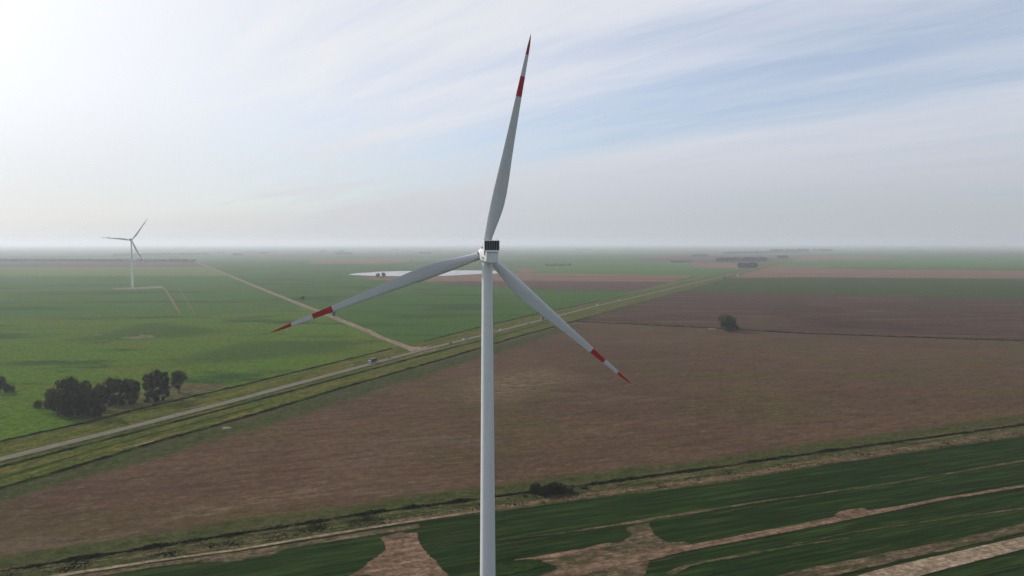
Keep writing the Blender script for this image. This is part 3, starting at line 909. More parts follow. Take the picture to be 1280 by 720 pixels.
def tree(name, kind, var, px, py, hpx, wscale, leaf, label, cat='tree', group=None, bark=None, rz=None, stuff=False):
    """one tree: Empty at the foot, children trunk and crown; hpx = height in photo pixels"""
    c, t = get_proto(kind, var, leaf, bark or m_bark)
    p = at(px, py)
    s = hpx * mpp(py) / 10.0
    e = empty(name, p, rz if rz is not None else (px * 1.7 + var) % 6.28, label, cat, group)
    e.scale = (s * wscale, s * wscale, s)
    for nm, me in (('trunk', t), ('crown', c)):
        o = bpy.data.objects.new(nm, me)
        COL.objects.link(o)
        o.parent = e
    return e


D, O, G, B = m_leaf_dark, m_leaf_olive, m_leaf_grey, m_leaf_brown
gg = 'trees of the roadside grove'
# big clump at the left end of the grove
tree('gum_tree', 'spread', 0, 72, 518, 34, .92, O, 'broad olive gum tree at the left front of the dense roadside grove', group=gg)
tree('gum_tree', 'spread', 1, 94, 523, 39, .85, D, 'broad dark gum tree at the front middle of the dense grove, lowest base', group=gg)
tree('gum_tree', 'spread', 2, 115, 522, 37, .80, D, 'broad dark gum tree at the right front of the dense grove', group=gg)
tree('gum_tree', 'round', 0, 80, 510, 41, .62, B, 'tall brownish gum tree rising at the back left of the dense grove', group=gg)
tree('gum_tree', 'round', 1, 93, 509, 40, .62, D, 'tall dark gum tree rising at the back middle of the dense grove', group=gg)
tree('gum_tree', 'round', 2, 106, 510, 38, .62, B, 'tall brownish gum tree at the back right of the dense grove', group=gg)
tree('gum_tree', 'round', 3, 124, 512, 35, .58, D, 'narrow dark gum tree at the right shoulder of the dense grove', group=gg)
tree('shrub', 'bush', 0, 48, 511, 13, .70, D, 'small round dark shrub standing alone left of the dense grove', 'shrub')
tree('shrub', 'bush', 1, 60, 511, 12, .75, B, 'brownish shrub between the lone round shrub and the dense grove', 'shrub')
tree('shrub', 'bush', 2, 129, 514, 7, 1.3, B, 'low brownish shrub under the right side of the dense grove', 'shrub')
# thin middle row
for (px, py, h, w_, lab) in ((141, 507, 9, 1.0, 'dark undergrowth bush beneath the first trees of the thin row'), (152, 506.5, 8, 1.1, 'dark undergrowth bush beneath the middle of the thin row'),
                             (165, 506, 8.5, 1.1, 'dark undergrowth bush beneath the right end of the thin row'), (184, 503.5, 7, 1.1, 'low dark bush in the gap left of the tall gum group'), (204, 500.5, 6, .9, 'low dark bush behind the white gate posts')):
    tree('shrub', 'bush', int(px) % 3, px, py, h, w_, D, lab, 'shrub')
gm = 'slender gums in the middle of the grove'
for i, (px, top, base, lab) in enumerate((
        (135, 476, 507, 'slender dark gum tree just right of the dense grove, first of the thin row'),
        (142, 471.5, 507, 'slender dark gum tree with pointed top, second of the thin row from the dense grove'),
        (149, 474, 506, 'slender dark gum tree, third of the thin row from the dense grove'),
        (157, 473.5, 505, 'slender gum tree in the thin row just right of its small gap'),
        (162, 473, 506, 'slender gum tree between two others at the middle of the thin row'),
        (169, 475, 505, 'slender gum tree with flat top at the right end of the thin row'))):
    tree('gum_tree', 'tall', i % 4, px, base, base - top, 1.2, (D, O, D, D, B, D)[i], lab, group=gm, bark=m_bark_pale)
for i, (px, top, base, lab) in enumerate((
        (186, 467, 503, 'tall brownish gum tree at the left edge of the tall group before the bare soil'),
        (192, 466, 503, 'tall gum tree with pale trunk, second from left in the tall group'),
        (199, 461, 501, 'tallest dark gum tree with pointed top in the tall group'),
        (206.5, 463.5, 499, 'tall dark gum tree at the right edge of the tall group, pale trunks below'))):
    tree('gum_tree', 'tall', (i + 1) % 4, px, base, base - top, 1.02, (B, O, D, D)[i], lab, group='tall gums at the right of the grove', bark=m_bark_pale)
tree('shrub', 'bush', 1, 195, 502, 8, 1.0, D, 'dark shrub at the foot of the tall gum group', 'shrub')
tree('broad_tree', 'top_heavy', 0, 224, 491.5, 28.5, 1.02, D, 'rounded dark tree with narrow foot standing at the right end of the grove')
tree('shrub', 'bush', 0, 212, 486, 4.2, .9, D, 'tiny dark shrub on bare soil beside the rounded tree', 'shrub')
# left frame edge
tree('broad_tree', 'round', 1, 0, 492, 23, .75, D, 'dark tree cut by the left frame edge')
tree('shrub', 'bush', 2, 9, 491, 12.5, .75, D, 'dark bush right of the tree at the left frame edge, left one of two', 'shrub')
tree('shrub', 'bush', 0, 16, 490, 9, .7, D, 'smaller dark bush sloping down towards the pasture, right one of two', 'shrub')
# single trees
tree('broad_tree', 'spread', 3, 908, 414.5, 21.5, 1.22, D, 'lone broad dark tree standing in the brown fields right of the turbine')
tree('shrub', 'bush', 1, 919, 413, 8, .95, D, 'low dark bush tucked under the right side of the lone field tree', 'shrub')
tree('broad_tree', 'sparse', 0, 378.5, 378, 8.6, 1.25, G, 'thin sparse tree beside the dirt track above the red blade band')
tree('broad_tree', 'sparse', 1, 418, 399, 10, .95, G, 'thin hazy tree in pasture right of the red blade band')
tree('broad_tree', 'round', 0, 472.3, 347.5, 6.6, 1.15, D, 'left tree of the dark pair on the lagoon shore')
tree('broad_tree', 'round', 3, 479.5, 347.5, 7.6, 1.0, D, 'right and taller tree of the dark pair on the lagoon shore')
tree('broad_tree', 'round', 2, 514, 329, 3.2, .9, G, 'tiny far tree alone in the green plain above the left blade')
# bushes in the hedge line by the tower
tree('shrub', 'bush', 0, 669, 617, 15, .95, D, 'dark bush at the left end of the hedge thicket right of the tower', 'shrub')
tree('shrub', 'bush', 1, 680, 620.5, 15, 1.15, D, 'broad low dark bush at the left middle of the hedge thicket', 'shrub')
tree('shrub', 'bush', 2, 690, 618.5, 17, .85, D, 'dark bush with small round top at the middle of the hedge thicket', 'shrub')
tree('shrub', 'bush', 1, 699, 618, 17, .95, D, 'tall dark bush with round top at the right middle of the hedge thicket', 'shrub')
tree('shrub', 'bush', 0, 712, 616.5, 11, 1.2, O, 'low olive bush at the right end of the hedge thicket', 'shrub')
tree('shrub', 'bush', 2, 730, 612, 6.0, 1.4, O, 'small olive bush apart to the right of the hedge thicket', 'shrub')
tree('shrub', 'bush', 2, 656, 622, 5.5, 1.4, O, 'small olive bush between the tower and the hedge thicket', 'shrub')
tree('shrub', 'bush', 1, 679, 629, 3.2, 1.0, D, 'tiny dark bush on the tan strip below the hedge thicket', 'shrub')

# farmstead trees far away
rnd = random.Random(11)
for i in range(15):
    x = 683 + i * 2.15 + rnd.uniform(-.6, .6)
    tree('farm_tree', 'round', i % 4, x, 333.0 + rnd.uniform(-1.2, .8), rnd.uniform(2.2, 4.0), rnd.uniform(.8, 1.2), G if i % 3 else D,
         'dark tree of the far farmstead clump right of the tower', group='trees of the far farmstead')


# far woods and shelterbelts: each reads as one mass
def far_wood(label, px0, px1, py, hpx, rows=2, cover=1.0, leaf=None, name='distant_wood', py1=None):
    rnd = random.Random(int(px0 * 7 + py))
    vs, fs = [], []
    w_m = mpp(py)
    n = max(3, int((px1 - px0) * 1.6))
    for k in range(n):
        x = px0 + (px1 - px0) * (k + rnd.random()) / n
        yy = py + ((py1 - py) * (x - px0) / (px1 - px0) if py1 is not None else 0)
        if cover < 1 and mnoise.noise(Vector((x / 9.0, py, 1.3))) > cover * 2 - 1.0:
            continue
        base = at(x, yy)
        h = hpx * w_m * rnd.uniform(.6, 1.05)
        r = max(h * .5, (px1 - px0) * w_m / n * .75)
        for rr in range(rows):
            o = base + Vector((rnd.uniform(-.4, .4) * r, rr * r * 1.3, 0))
            for _ in range(26):
                u = Vector((rnd.gauss(0, 1), rnd.gauss(0, 1), rnd.gauss(0, 1))).normalized()
                q = rnd.random() ** .4
                p = Vector((o.x + u.x * r * q, o.y + u.y * r * q, max(h * .06, h * .55 + u.z * h * .45 * q)))
                s = h * .24
                nn = Vector((rnd.gauss(0, 1), rnd.gauss(0, 1), rnd.gauss(0, 1))).normalized()
                a = nn.orthogonal().normalized()
                b_ = nn.cross(a)
                i0 = len(vs)
                vs += [tuple(p + a * s), tuple(p + b_ * s), tuple(p - a * s), tuple(p - b_ * s)]
                fs.append((i0, i0 + 1, i0 + 2, i0 + 3))
    o = mesh_obj(name, vs, fs, leaf or m_leaf_far)
    tag(o, label, 'wood', None, 'stuff')
    return o


m_leaf_far = leaf_mat('distant_foliage', (0.022, 0.034, 0.018), (0.034, 0.046, 0.024), (0.045, 0.055, 0.03), 0.05)
far_wood('long hazy tree row behind the second wind turbine, left stretch', -60, 164, 327.6, 3.9, 2, 1.0)
far_wood('broken hazy tree row right of the second turbine tower', 168, 242, 327.8, 3.7, 2, 0.72)
far_wood('thin bluish shelterbelt on the plain above the broken tree row', 141, 260, 319.8, 2.2, 2, 1.0, py1=318)
far_wood('tiny bluish wood left of the dirt track head near the horizon', 273, 280, 316.6, 1.5)
far_wood('small dark wood on the plain above the dirt track', 291.5, 302, 319, 2.4)
far_wood('faint thin shelterbelt near the horizon above the dirt track', 306, 344, 315.6, 1.2)
far_wood('small wood beneath the faint thin shelterbelt', 325, 334, 317.6, 1.9)
far_wood('small dark wood on the horizon above the left blade tip', 400.5, 408, 315.5, 2.4)
far_wood('wood with two steps on the horizon above the lagoon end', 420, 439, 318, 2.6)
far_wood('small hazy wood just behind the two-step wood', 424, 430, 315, 2.2)
far_wood('faint short belt on the horizon above the lagoon', 488, 498, 312.8, 1.4)
far_wood('hazy wood on the plain just left of the turbine hub', 525, 538, 317.4, 2.4)
far_wood('faint wood on the horizon right of the nacelle', 720, 740, 312.4, 1.5)
far_wood('faint wood on the horizon above the right blade band', 777, 791, 312.2, 1.5)
far_wood('low dark hedge row left of the big dark wood by the road', 839, 864, 328, 2.2)
far_wood('dark wood patch above the low hedge row', 865, 884, 321, 2.8)
far_wood('big dark wood block left of the road, long and level', 897, 958, 327, 5.0, 3, 1.0)
far_wood('dark wood clump close to the road in front of the long wood block', 926, 944, 334.8, 6.2, 3, 1.0)
far_wood('long dark shelterbelt reaching the far road bend', 905, 1011, 317.3, 2.6, 2, 1.0, py1=315.5)
far_wood('taller dark wood at the right end of the long shelterbelt', 964, 1010, 315.8, 4.0, 3, 1.0, py1=314.5)
far_wood('small round wood left beside the far road', 972.5, 984, 323.4, 4.2, 2, 1.0)
far_wood('dark wood right of the far road bend', 1017, 1040, 314, 3.0, 2, 1.0, py1=314.6)
far_wood('thin belt on the horizon at the far road bend', 985, 1096, 308.8, 1.1)
far_wood('small wood on the right horizon, nearest the road', 1095, 1107, 311, 1.6)
far_wood('thin wood touching the right horizon', 1103, 1119, 308.6, 1.2)
far_wood('small wood on the right horizon, left of a matching pair', 1124, 1132, 309.8, 1.6)
far_wood('small wood on the right horizon, right of a matching pair', 1137, 1144, 309.8, 1.6)
far_wood('dark small wood on the plain below the matching pair', 1145, 1155, 315.4, 2.0)
far_wood('faint thin belt at the far right horizon', 1166, 1184, 308.6, 1.0)
far_wood('tiny grove at the far right edge of the horizon', 1254, 1260, 308.8, 1.8)

# ------------------------------------------------------------------ wind turbines
def paint(name, c, rough=0.35, dirt=0.12):
    m, nt, b = new_mat(name)
    n1 = noise_tex(nt, 0, 1.4, 9.0, 4, .6, 'obj')
    n2 = noise_tex(nt, 0, .4, .4, 4, .6, 'obj')
    f_ = math_node(nt, 'MULTIPLY', smooth(nt, n1, .42, .75), dirt)
    f2 = math_node(nt, 'MULTIPLY', smooth(nt, n2, .45, .8), dirt * .6)
    tcn = nt.nodes.new('ShaderNodeTexCoord')
    mpn = nt.nodes.new('ShaderNodeMapping')
    mpn.inputs['Scale'].default_value = (2.6, 2.6, .045)
    nt.links.new(tcn.outputs['Object'], mpn.inputs['Vector'])
    ns = nt.nodes.new('ShaderNodeTexNoise')
    ns.inputs['Scale'].default_value = 1
    ns.inputs['Detail'].default_value = 4
    nt.links.new(mpn.outputs[0], ns.inputs['Vector'])
    col = mix_col(nt, f_, c, sca(c, .55))
    col = mix_col(nt, smooth(nt, ns.outputs['Fac'], .46, .72, 0, dirt * 1.6), col, sca(c, .6))
    col = mix_col(nt, f2, col, sca(c, .7))
    nt.links.new(col, b.inputs['Base Color'])
    b.inputs['Roughness'].default_value = rough
    b.inputs['Specular IOR Level'].default_value = 0.4
    return m


m_white = paint('turbine_white', (0.68, 0.69, 0.70))
m_blade = paint('blade_grey_white', (0.56, 0.57, 0.59), .4, .10)
m_red = paint('signal_red', (0.42, 0.010, 0.022), .4, .15)
m_dark = paint('radiator_black', (0.012, 0.012, 0.013), .5, .1)
m_trim_shadow = paint('dark_trim_and_shadow', (0.06, 0.06, 0.062), .6, .1)  # dark trim and doors, also the drawn-in shadow of the nacelle ledge
m_letter = paint('grey_lettering', (0.05, 0.06, 0.08), .5, .0)
m_light = paint('obstruction_light_red', (0.30, 0.02, 0.02), .3, .0)
m_concrete = paint('pale_concrete', (0.38, 0.36, 0.33), .9, .3)


def lerp_tab(tab, r):
    for (a, b_) in zip(tab, tab[1:]):
        if r <= b_[0]:
            t = (r - a[0]) / (b_[0] - a[0])
            t = t * t * (3 - 2 * t) if False else t
            return a[1] + (b_[1] - a[1]) * t
    return tab[-1][1]


CHORD = [(0, 2.55), (.045, 2.55), (.09, 2.9), (.14, 3.55), (.19, 4.15), (.24, 4.45), (.29, 4.4), (.36, 4.0), (.45, 3.35), (.54, 2.8), (.63, 2.35), (.725, 1.9), (.815, 1.5), (.91, 1.05), (.95, .8), (.98, .45), (1, .06)]
THICK = [(0, 1.0), (.045, 1.0), (.10, .80), (.16, .56), (.22, .42), (.3, .33), (.5, .25), (.75, .20), (1, .17)]
TWIST = [(0, 16), (.2, 13), (.35, 8), (.6, 3), (1, 0)]
AXIS = [(0, .5), (.045, .5), (.12, .42), (.22, .33), (.35, .30), (.6, .30), (1, .35)]
BANDS = (.725, .815, .91)


def blade_mesh(RAD):
    st = sorted(set([0, .02, .045, .065, .09, .115, .14, .165, .19, .215, .24, .265, .29, .32, .36, .40, .45, .5, .54, .58, .63, .68, .77, .86, .93, .95, .965, .98, .99, 1.0] + list(BANDS)))
    n = 22
    vs, fs, fm = [], [], []
    for r in st:
        c, th, tw, ax = (lerp_tab(t, r) for t in (CHORD, THICK, TWIST, AXIS))
        round_ = max(0.0, min(1.0, (th - .33) / .67))
        tw = math.radians(tw)
        bend = -0.0 * r
        for k in range(n):
            ph = 2 * PI * k / n
            x = .5 + .5 * math.cos(ph)          # 1 = trailing edge, 0 = leading edge
            yt = 5 * (.2969 * math.sqrt(x) - .126 * x - .3516 * x * x + .2843 * x ** 3 - .1036 * x ** 4)
            sgn = 1 if math.sin(ph) >= 0 else -1
            ya = sgn * yt * th + .035 * (1 - round_) * math.sin(PI * x)
            yc = .5 * math.sin(ph) * th
            y = ya * (1 - round_) + yc * round_
            X, Y = (x - ax) * c, y * c
            # local: +X trailing (clockwise seen from behind), +Y up-wind, +Z span
            vs.append((X * math.cos(tw) + Y * math.sin(tw), -X * math.sin(tw) + Y * math.cos(tw) + bend, r * RAD))
    for i in range(len(st) - 1):
        mid = (st[i] + st[i + 1]) / 2
        mt = 1 if (mid > .91 or .725 < mid < .815) else 0
        for k in range(n):
            a, b_ = i * n + k, i * n + (k + 1) % n
            fs.append((a, b_, b_ + n, a + n))
            fm.append(mt)
    fs.append(tuple(range(n))[::-1])
    fm.append(0)
    fs.append(tuple(len(vs) - n + k for k in range(n)))
    fm.append(1)
    me = bpy.data.meshes.new('blade')
    me.from_pydata(vs, [], fs)
    me.materials.append(m_blade)
    me.materials.append(m_red)
    me.polygons.foreach_set('material_index', fm)
    me.polygons.foreach_set('use_smooth', [True] * len(fs))
    bm = bmesh.new()
    bm.from_mesh(me)
    bmesh.ops.recalc_face_normals(bm, faces=bm.faces)
    bm.to_mesh(me)
    bm.free()
    return me


BLADE = blade_mesh(68.0)
m_red_dull = paint('desaturated_red', (0.13, 0.06, 0.065), .5, .15)  # greyed red for the bands of the far turbine
BLADE_FAR = BLADE.copy()
BLADE_FAR.materials[1] = m_red_dull


def turbine(label, hub, psi, rot, tilt=R(6), cone=R(-2.0), over=4.1, base_r=2.5, top_r=1.62, blade_me=None):
    """hub = rotor centre; psi = yaw of the rotor axis to the left of +Y; rot = angle of the first blade in the rotor plane"""
    ax = Vector((-math.sin(psi) * math.cos(tilt), math.cos(psi) * math.cos(tilt), math.sin(tilt)))
    hx = Vector((-math.sin(psi), math.cos(psi), 0))
    foot = Vector((hub.x, hub.y, 0)) - hx * over
    root = empty('wind_turbine', foot, psi, label, 'wind turbine')   # local +Y = towards the rotor
    H = hub.z
    ztop = H - 2.35
    # tower
    bm = bmesh.new()
    zs = [0.25, H * .12, H * .25, H * .4, H * .55, H * .7, H * .85, ztop]
    n = 48
    prev = None
    for z in zs:
        t = z / ztop
        r = base_r + (top_r - base_r) * t
        ring = [bm.verts.new((r * math.cos(2 * PI * k / n), r * math.sin(2 * PI * k / n), z)) for k in range(n)]
        if prev:
            for k in range(n):
                bm.faces.new((prev[k], prev[(k + 1) % n], ring[(k + 1) % n], ring[k]))
        prev = ring
    bm.faces.new(prev)
    tw = bm_obj('tower', bm, m_white, root, True, R(40))
    # flange seams of the tower sections
    for fz in (.28, .55, .8):
        bm = bmesh.new()
        z = ztop * fz
        r = base_r + (top_r - base_r) * fz
        add_tube(bm, [(0, 0, z - .05), (0, 0, z + .05)], [r + .012, r + .012], 48)
        bm_obj('flange', bm, m_white, tw, True, R(40))
    bm = bmesh.new()
    add_tube(bm, [(0, 0, -0.3), (0, 0, .3)], [base_r + 1.6, base_r + 1.4], 32)
    bm_obj('foundation', bm, m_concrete, root)
    bm = bmesh.new()
    add_box(bm, -.5, .5, -base_r - .06, -base_r + .1, 1.6, 3.9, .04)
    bm_obj('door', bm, m_trim_shadow, tw)
    # nacelle: frame tilted with the rotor axis
    na = empty('nacelle_frame', (0, 0, 0))
    NM = Matrix.Translation((0, 0, H - math.sin(tilt) * over)) @ Matrix.Rotation(tilt * .35, 4, 'X')
    bpy.data.objects.remove(na)
    bm = bmesh.new()
    y0, y1, hw, zb, zt = -6.4, 2.9, 1.92, -2.05, 1.75
    # rounded box with chamfered lower edges, longitudinal loft
    prof = []
    for (cx_, cz_, r_, a0) in ((hw - .30, zt - .30, .30, 0), (-hw + .30, zt - .30, .30, 90), (-hw + .95, zb + .95, .95, 180), (hw - .95, zb + .95, .95, 270)):
        for k in range(6):
            t_ = math.radians(a0 + 90 * k / 5)
            prof.append((cx_ + r_ * math.cos(t_), cz_ + r_ * math.sin(t_)))
    rings = []
    for (y, k, dz) in ((y0, .90, .0), (y0 + .18, .97, 0), (y0 + .45, 1, 0), (y1 - 2.2, 1, 0), (y1 - .6, .97, 0), (y1, .86, .05)):
        rings.append([bm.verts.new((x * k, y, z * k + dz)) for x, z in prof])
    m_ = len(prof)
    for a, b_ in zip(rings, rings[1:]):
        for k in range(m_):
            bm.faces.new((a[k], a[(k + 1) % m_], b_[(k + 1) % m_], b_[k]))
    bm.faces.new(rings[0][::-1])
    bm.faces.new(rings[-1])
    bmesh.ops.recalc_face_normals(bm, faces=bm.faces)
    nac = bm_obj('nacelle', bm, m_white, root, True, R(32))
    nac.matrix_local = NM
    # collar below the nacelle
    bm = bmesh.new()
    add_tube(bm, [(0, 0, ztop - .1), (0, 0, ztop + .55)], [top_r + .12, top_r + .2], 40)
    bm_obj('yaw_collar', bm, m_trim_shadow, root, True, R(40))
    # cooling radiator standing on the rear roof
    cw, cz0, cz1, cy = 2.38, zt + .15, zt + 3.05, y0 + .55
    bm = bmesh.new()
    for x0_, x1_ in ((-cw, -cw + .14), (cw - .14, cw)):
        add_box(bm, x0_, x1_, cy, cy + 1.3, cz0 - .28, cz1, .03)
    add_box(bm, -cw + .142, cw - .142, cy, cy + 1.3, cz1 - .12, cz1 - .002, .02)
    add_box(bm, -cw + .142, cw - .142, cy, cy + 1.3, cz0 - .26, cz0 - .02, .02)
    fr = bm_obj('radiator_frame', bm, m_white, nac)
    bm = bmesh.new()
    nb = 6
    wv = (2 * cw - .3) / nb
    for k in range(nb):
        xa = -cw + .15 + k * wv
        add_box(bm, xa + .05, xa + wv - .05, cy + .10, cy + .55, cz0, cz1 - .135, .02)
    bm_obj('radiator_core', bm, m_dark, nac)
    bm = bmesh.new()
    for k in range(1, nb):
        xa = -cw + .15 + k * wv
        add_box(bm, xa - .045, xa + .045, cy + .03, cy + .6, cz0 - .0, cz1 - .13, .0)
    bm_obj('radiator_bar', bm, paintbar, nac)
    # side cheek brackets carrying the radiator
    for sx in (-1, 1):
        bm = bmesh.new()
        xa = sx * (hw + .10)
        pts = [(y0 + 2.9, cz0 + .3), (y0 + .85, cz1 - .3), (y0 + .85, zt - 1.3), (y0 + 1.3, zt - 1.6), (y0 + 2.2, zt - 1.6)]
        lo = [bm.verts.new((xa - .05, y, z)) for y, z in pts]
        hi = [bm.verts.new((xa + .05, y, z)) for y, z in pts]
        bm.faces.new(lo)
        bm.faces.new(hi[::-1])
        for k in range(len(pts)):
            bm.faces.new((lo[k], lo[(k + 1) % 5], hi[(k + 1) % 5], hi[k]))
        bmesh.ops.recalc_face_normals(bm, faces=bm.faces)
        bm_obj('bracket', bm, m_white, nac)
        # dark slot behind the bracket
        bm = bmesh.new()
        add_box(bm, xa + sx * .055 - .05, xa + sx * .055 + .05, y0 + .95, y0 + 1.9, zt - 1.35, zt + .12, .0)
        bm_obj('vent_slot', bm, m_dark, nac)
    # dark bar put in as the shadow under the rear roof ledge
    bm = bmesh.new()
    add_box(bm, -hw * .86, hw * .84, y0 - .03, y0 + .05, zt * .90 - .52, zt * .90 - .36)
    bm_obj('ledge_shadow', bm, m_trim_shadow, nac)
    # weather mast and obstruction light
    for xx in (-1.5, .2, 1.6):
        bm = bmesh.new()
        add_tube(bm, [(xx, cy + .35, cz1 - .05), (xx, cy + .35, cz1 + .45), (xx, cy + .35, cz1 + .46), (xx, cy + .35, cz1 + .6)], [.05, .04, .14, .12], 8)
        bm_obj('wind_sensor', bm, m_white, nac)
    # lettering on the left flank: text as flat mesh
    for sx in (-1, 1):
        cu = bpy.data.curves.new('lettering', 'FONT')
        cu.body = 'Vestas'
        cu.size = 1.35
        cu.extrude = .01
        cu.align_x = 'CENTER'
        tmp = bpy.data.objects.new('lettering_curve', cu)
        COL.objects.link(tmp)
        bpy.context.view_layer.update()
        me = bpy.data.meshes.new_from_object(tmp.evaluated_get(bpy.context.evaluated_depsgraph_get()))
        bpy.data.objects.remove(tmp)
        me.materials.clear()
        me.materials.append(m_letter)
        o = bpy.data.objects.new('lettering', me)
        COL.objects.link(o)
        o.parent = nac
        o.matrix_local = Matrix.Translation((sx * (hw + .012), -2.6, -1.05)) @ Matrix.Rotation(sx * PI / 2, 4, 'Z') @ Matrix.Rotation(PI / 2, 4, 'X')
    # hub with spinner: lofted along the rotor axis
    inv = (Matrix.Translation(foot) @ Matrix.Rotation(psi, 4, 'Z')).inverted()
    HM = Matrix.Translation((0, over, H)) @ Matrix.Rotation(tilt, 4, 'X')
    bm = bmesh.new()
    rings = []
    n = 32
    for (y, r) in ((-1.75, 1.55), (-1.6, 1.75), (-.9, 1.95), (0, 2.0), (.8, 1.9), (1.6, 1.55), (2.2, 1.05), (2.55, .5), (2.65, .05)):
        rings.append([bm.verts.new((r * math.cos(2 * PI * k / n), y, r * math.sin(2 * PI * k / n))) for k in range(n)])
    for a, b_ in zip(rings, rings[1:]):
        for k in range(n):
            bm.faces.new((a[k], a[(k + 1) % n], b_[(k + 1) % n], b_[k]))
    bm.faces.new(rings[0][::-1])
    bm.faces.new(rings[-1])
    bmesh.ops.recalc_face_normals(bm, faces=bm.faces)
    hb = bm_obj('hub', bm, m_white, root, True, R(40))
    hb.matrix_local = HM
    # blades
    for k in range(3):
        a = rot + k * 2 * PI / 3
        # rotor-plane frame in hub space: +X right, +Z up, +Y up-wind
        span = Vector((math.cos(a) * math.cos(cone), math.sin(cone), math.sin(a) * math.cos(cone)))
        nrm = Vector((0, 1, 0))
        te = nrm.cross(span).normalized()
        up = span.cross(te).normalized()
        M = Matrix((te, up, span)).transposed().to_4x4()
        bl = bpy.data.objects.new('blade', blade_me or BLADE)
        COL.objects.link(bl)
        bl.parent = root
        bl.matrix_local = HM @ M
        # root collar of each blade
        bm = bmesh.new()
        add_tube(bm, [(0, 0, 1.5), (0, 0, 2.05)], [1.40, 1.36], 28)
        c = bm_obj('root_collar', bm, m_collar, bl, True, R(40))
    return root


m_collar = paint('collar_grey', (0.22, 0.22, 0.22), .5, .1)
paintbar = paint('radiator_bar_grey', (0.34, 0.34, 0.33), .5, .1)
turbine('large white wind turbine with red blade bands standing nearest in the middle of the picture', Vector((-8.80, 229.94, 106.68)), R(15.96), R(79.49))
turbine('small far wind turbine standing in the green field at left on a bare soil pad', Vector((-944.0, 1818.4, 117.3)), R(14), R(53.77), blade_me=BLADE_FAR)

# ------------------------------------------------------------------ vehicles
def simple_paint(name, c, rough=.35):
    m, nt, b = new_mat(name)
    n = noise_tex(nt, 0, .7, .7, 3, .5, 'obj')
    nt.links.new(mix_col(nt, smooth(nt, n, .4, .8, 0, .3), c, sca(c, .7)), b.inputs['Base Color'])
    b.inputs['Roughness'].default_value = rough
    b.inputs['Specular IOR Level'].default_value = .5
    return m


m_cw = simple_paint('white_car_paint', (0.55, 0.55, 0.54))
m_cd = simple_paint('dark_car_paint', (0.03, 0.032, 0.036))
m_cs = simple_paint('silver_car_paint', (0.40, 0.41, 0.42))
m_glass = simple_paint('dark_glass', (0.015, 0.018, 0.02), .1)
m_tyre = simple_paint('tyre_rubber', (0.02, 0.02, 0.02), .9)
m_tarp = simple_paint('dark_tarpaulin', (0.022, 0.020, 0.022), .9)
m_tarp_top = simple_paint('pale_roof_sheet', (0.12, 0.12, 0.12), .9)
m_steel = simple_paint('white_sheet_metal', (0.50, 0.49, 0.46), .5)
m_galv = simple_paint('galvanised_grey', (0.35, 0.35, 0.34), .5)


def wheel(parent, x, y, r, w):
    bm = bmesh.new()
    add_tube(bm, [(x - w / 2, y, r), (x - w / 2 + .04, y, r), (x + w / 2 - .04, y, r), (x + w / 2, y, r)], [r * .9, r, r, r * .9], 14)
    o = bm_obj('wheel', bm, m_tyre, parent)
    bm = bmesh.new()
    add_tube(bm, [(x - w / 2 - .012, y, r), (x + w / 2 + .012, y, r)], [r * .55, r * .55], 10)
    bm_obj('rim', bm, m_galv, o)


def car(paint_m):
    """hatchback about 4.3 m long, nose along +Y"""
    root = empty('car', (0, 0, 0))
    secs = [(-2.12, .45, .78, .80), (-2.0, .32, .98, .86), (-1.2, .25, 1.0, .88), (1.0, .25, .98, .88), (1.9, .28, .80, .84), (2.15, .42, .62, .72)]
    bm = bmesh.new()
    rings = []
    for (y, z0, z1, hw) in secs:
        rings.append([bm.verts.new(p) for p in ((-hw, y, z0), (-hw, y, z1 - .1), (-hw + .1, y, z1), (hw - .1, y, z1), (hw, y, z1 - .1), (hw, y, z0))])
    for a, b_ in zip(rings, rings[1:]):
        for k in range(6):
            bm.faces.new((a[k], a[(k + 1) % 6], b_[(k + 1) % 6], b_[k]))
    bm.faces.new(rings[0][::-1])
    bm.faces.new(rings[-1])
    bmesh.ops.recalc_face_normals(bm, faces=bm.faces)
    bm_obj('body', bm, paint_m, root, True, R(35))
    bm = bmesh.new()
    lo = [bm.verts.new(p) for p in ((-.80, -1.95, .975), (.80, -1.95, .975), (.80, .95, .975), (-.80, .95, .975))]
    hi = [bm.verts.new(p) for p in ((-.62, -1.45, 1.42), (.62, -1.45, 1.42), (.62, .15, 1.42), (-.62, .15, 1.42))]
    for k in range(4):
        bm.faces.new((lo[k], lo[(k + 1) % 4], hi[(k + 1) % 4], hi[k]))
    bm_obj('window', bm, m_glass, root)
    bm = bmesh.new()
    add_box(bm, -.63, .63, -1.47, .18, 1.41, 1.47, .03)
    bm_obj('roof', bm, paint_m, root)
    for sx in (-1, 1):
        for y in (-1.3, 1.3):
            wheel(root, sx * .78, y, .31, .2)
    for sx in (-1, 1):
        bm = bmesh.new()
        add_box(bm, sx * .55 - .15, sx * .55 + .15, 2.0, 2.14, .52, .66, .03)
        bm_obj('headlight', bm, m_cs, root)
    return root


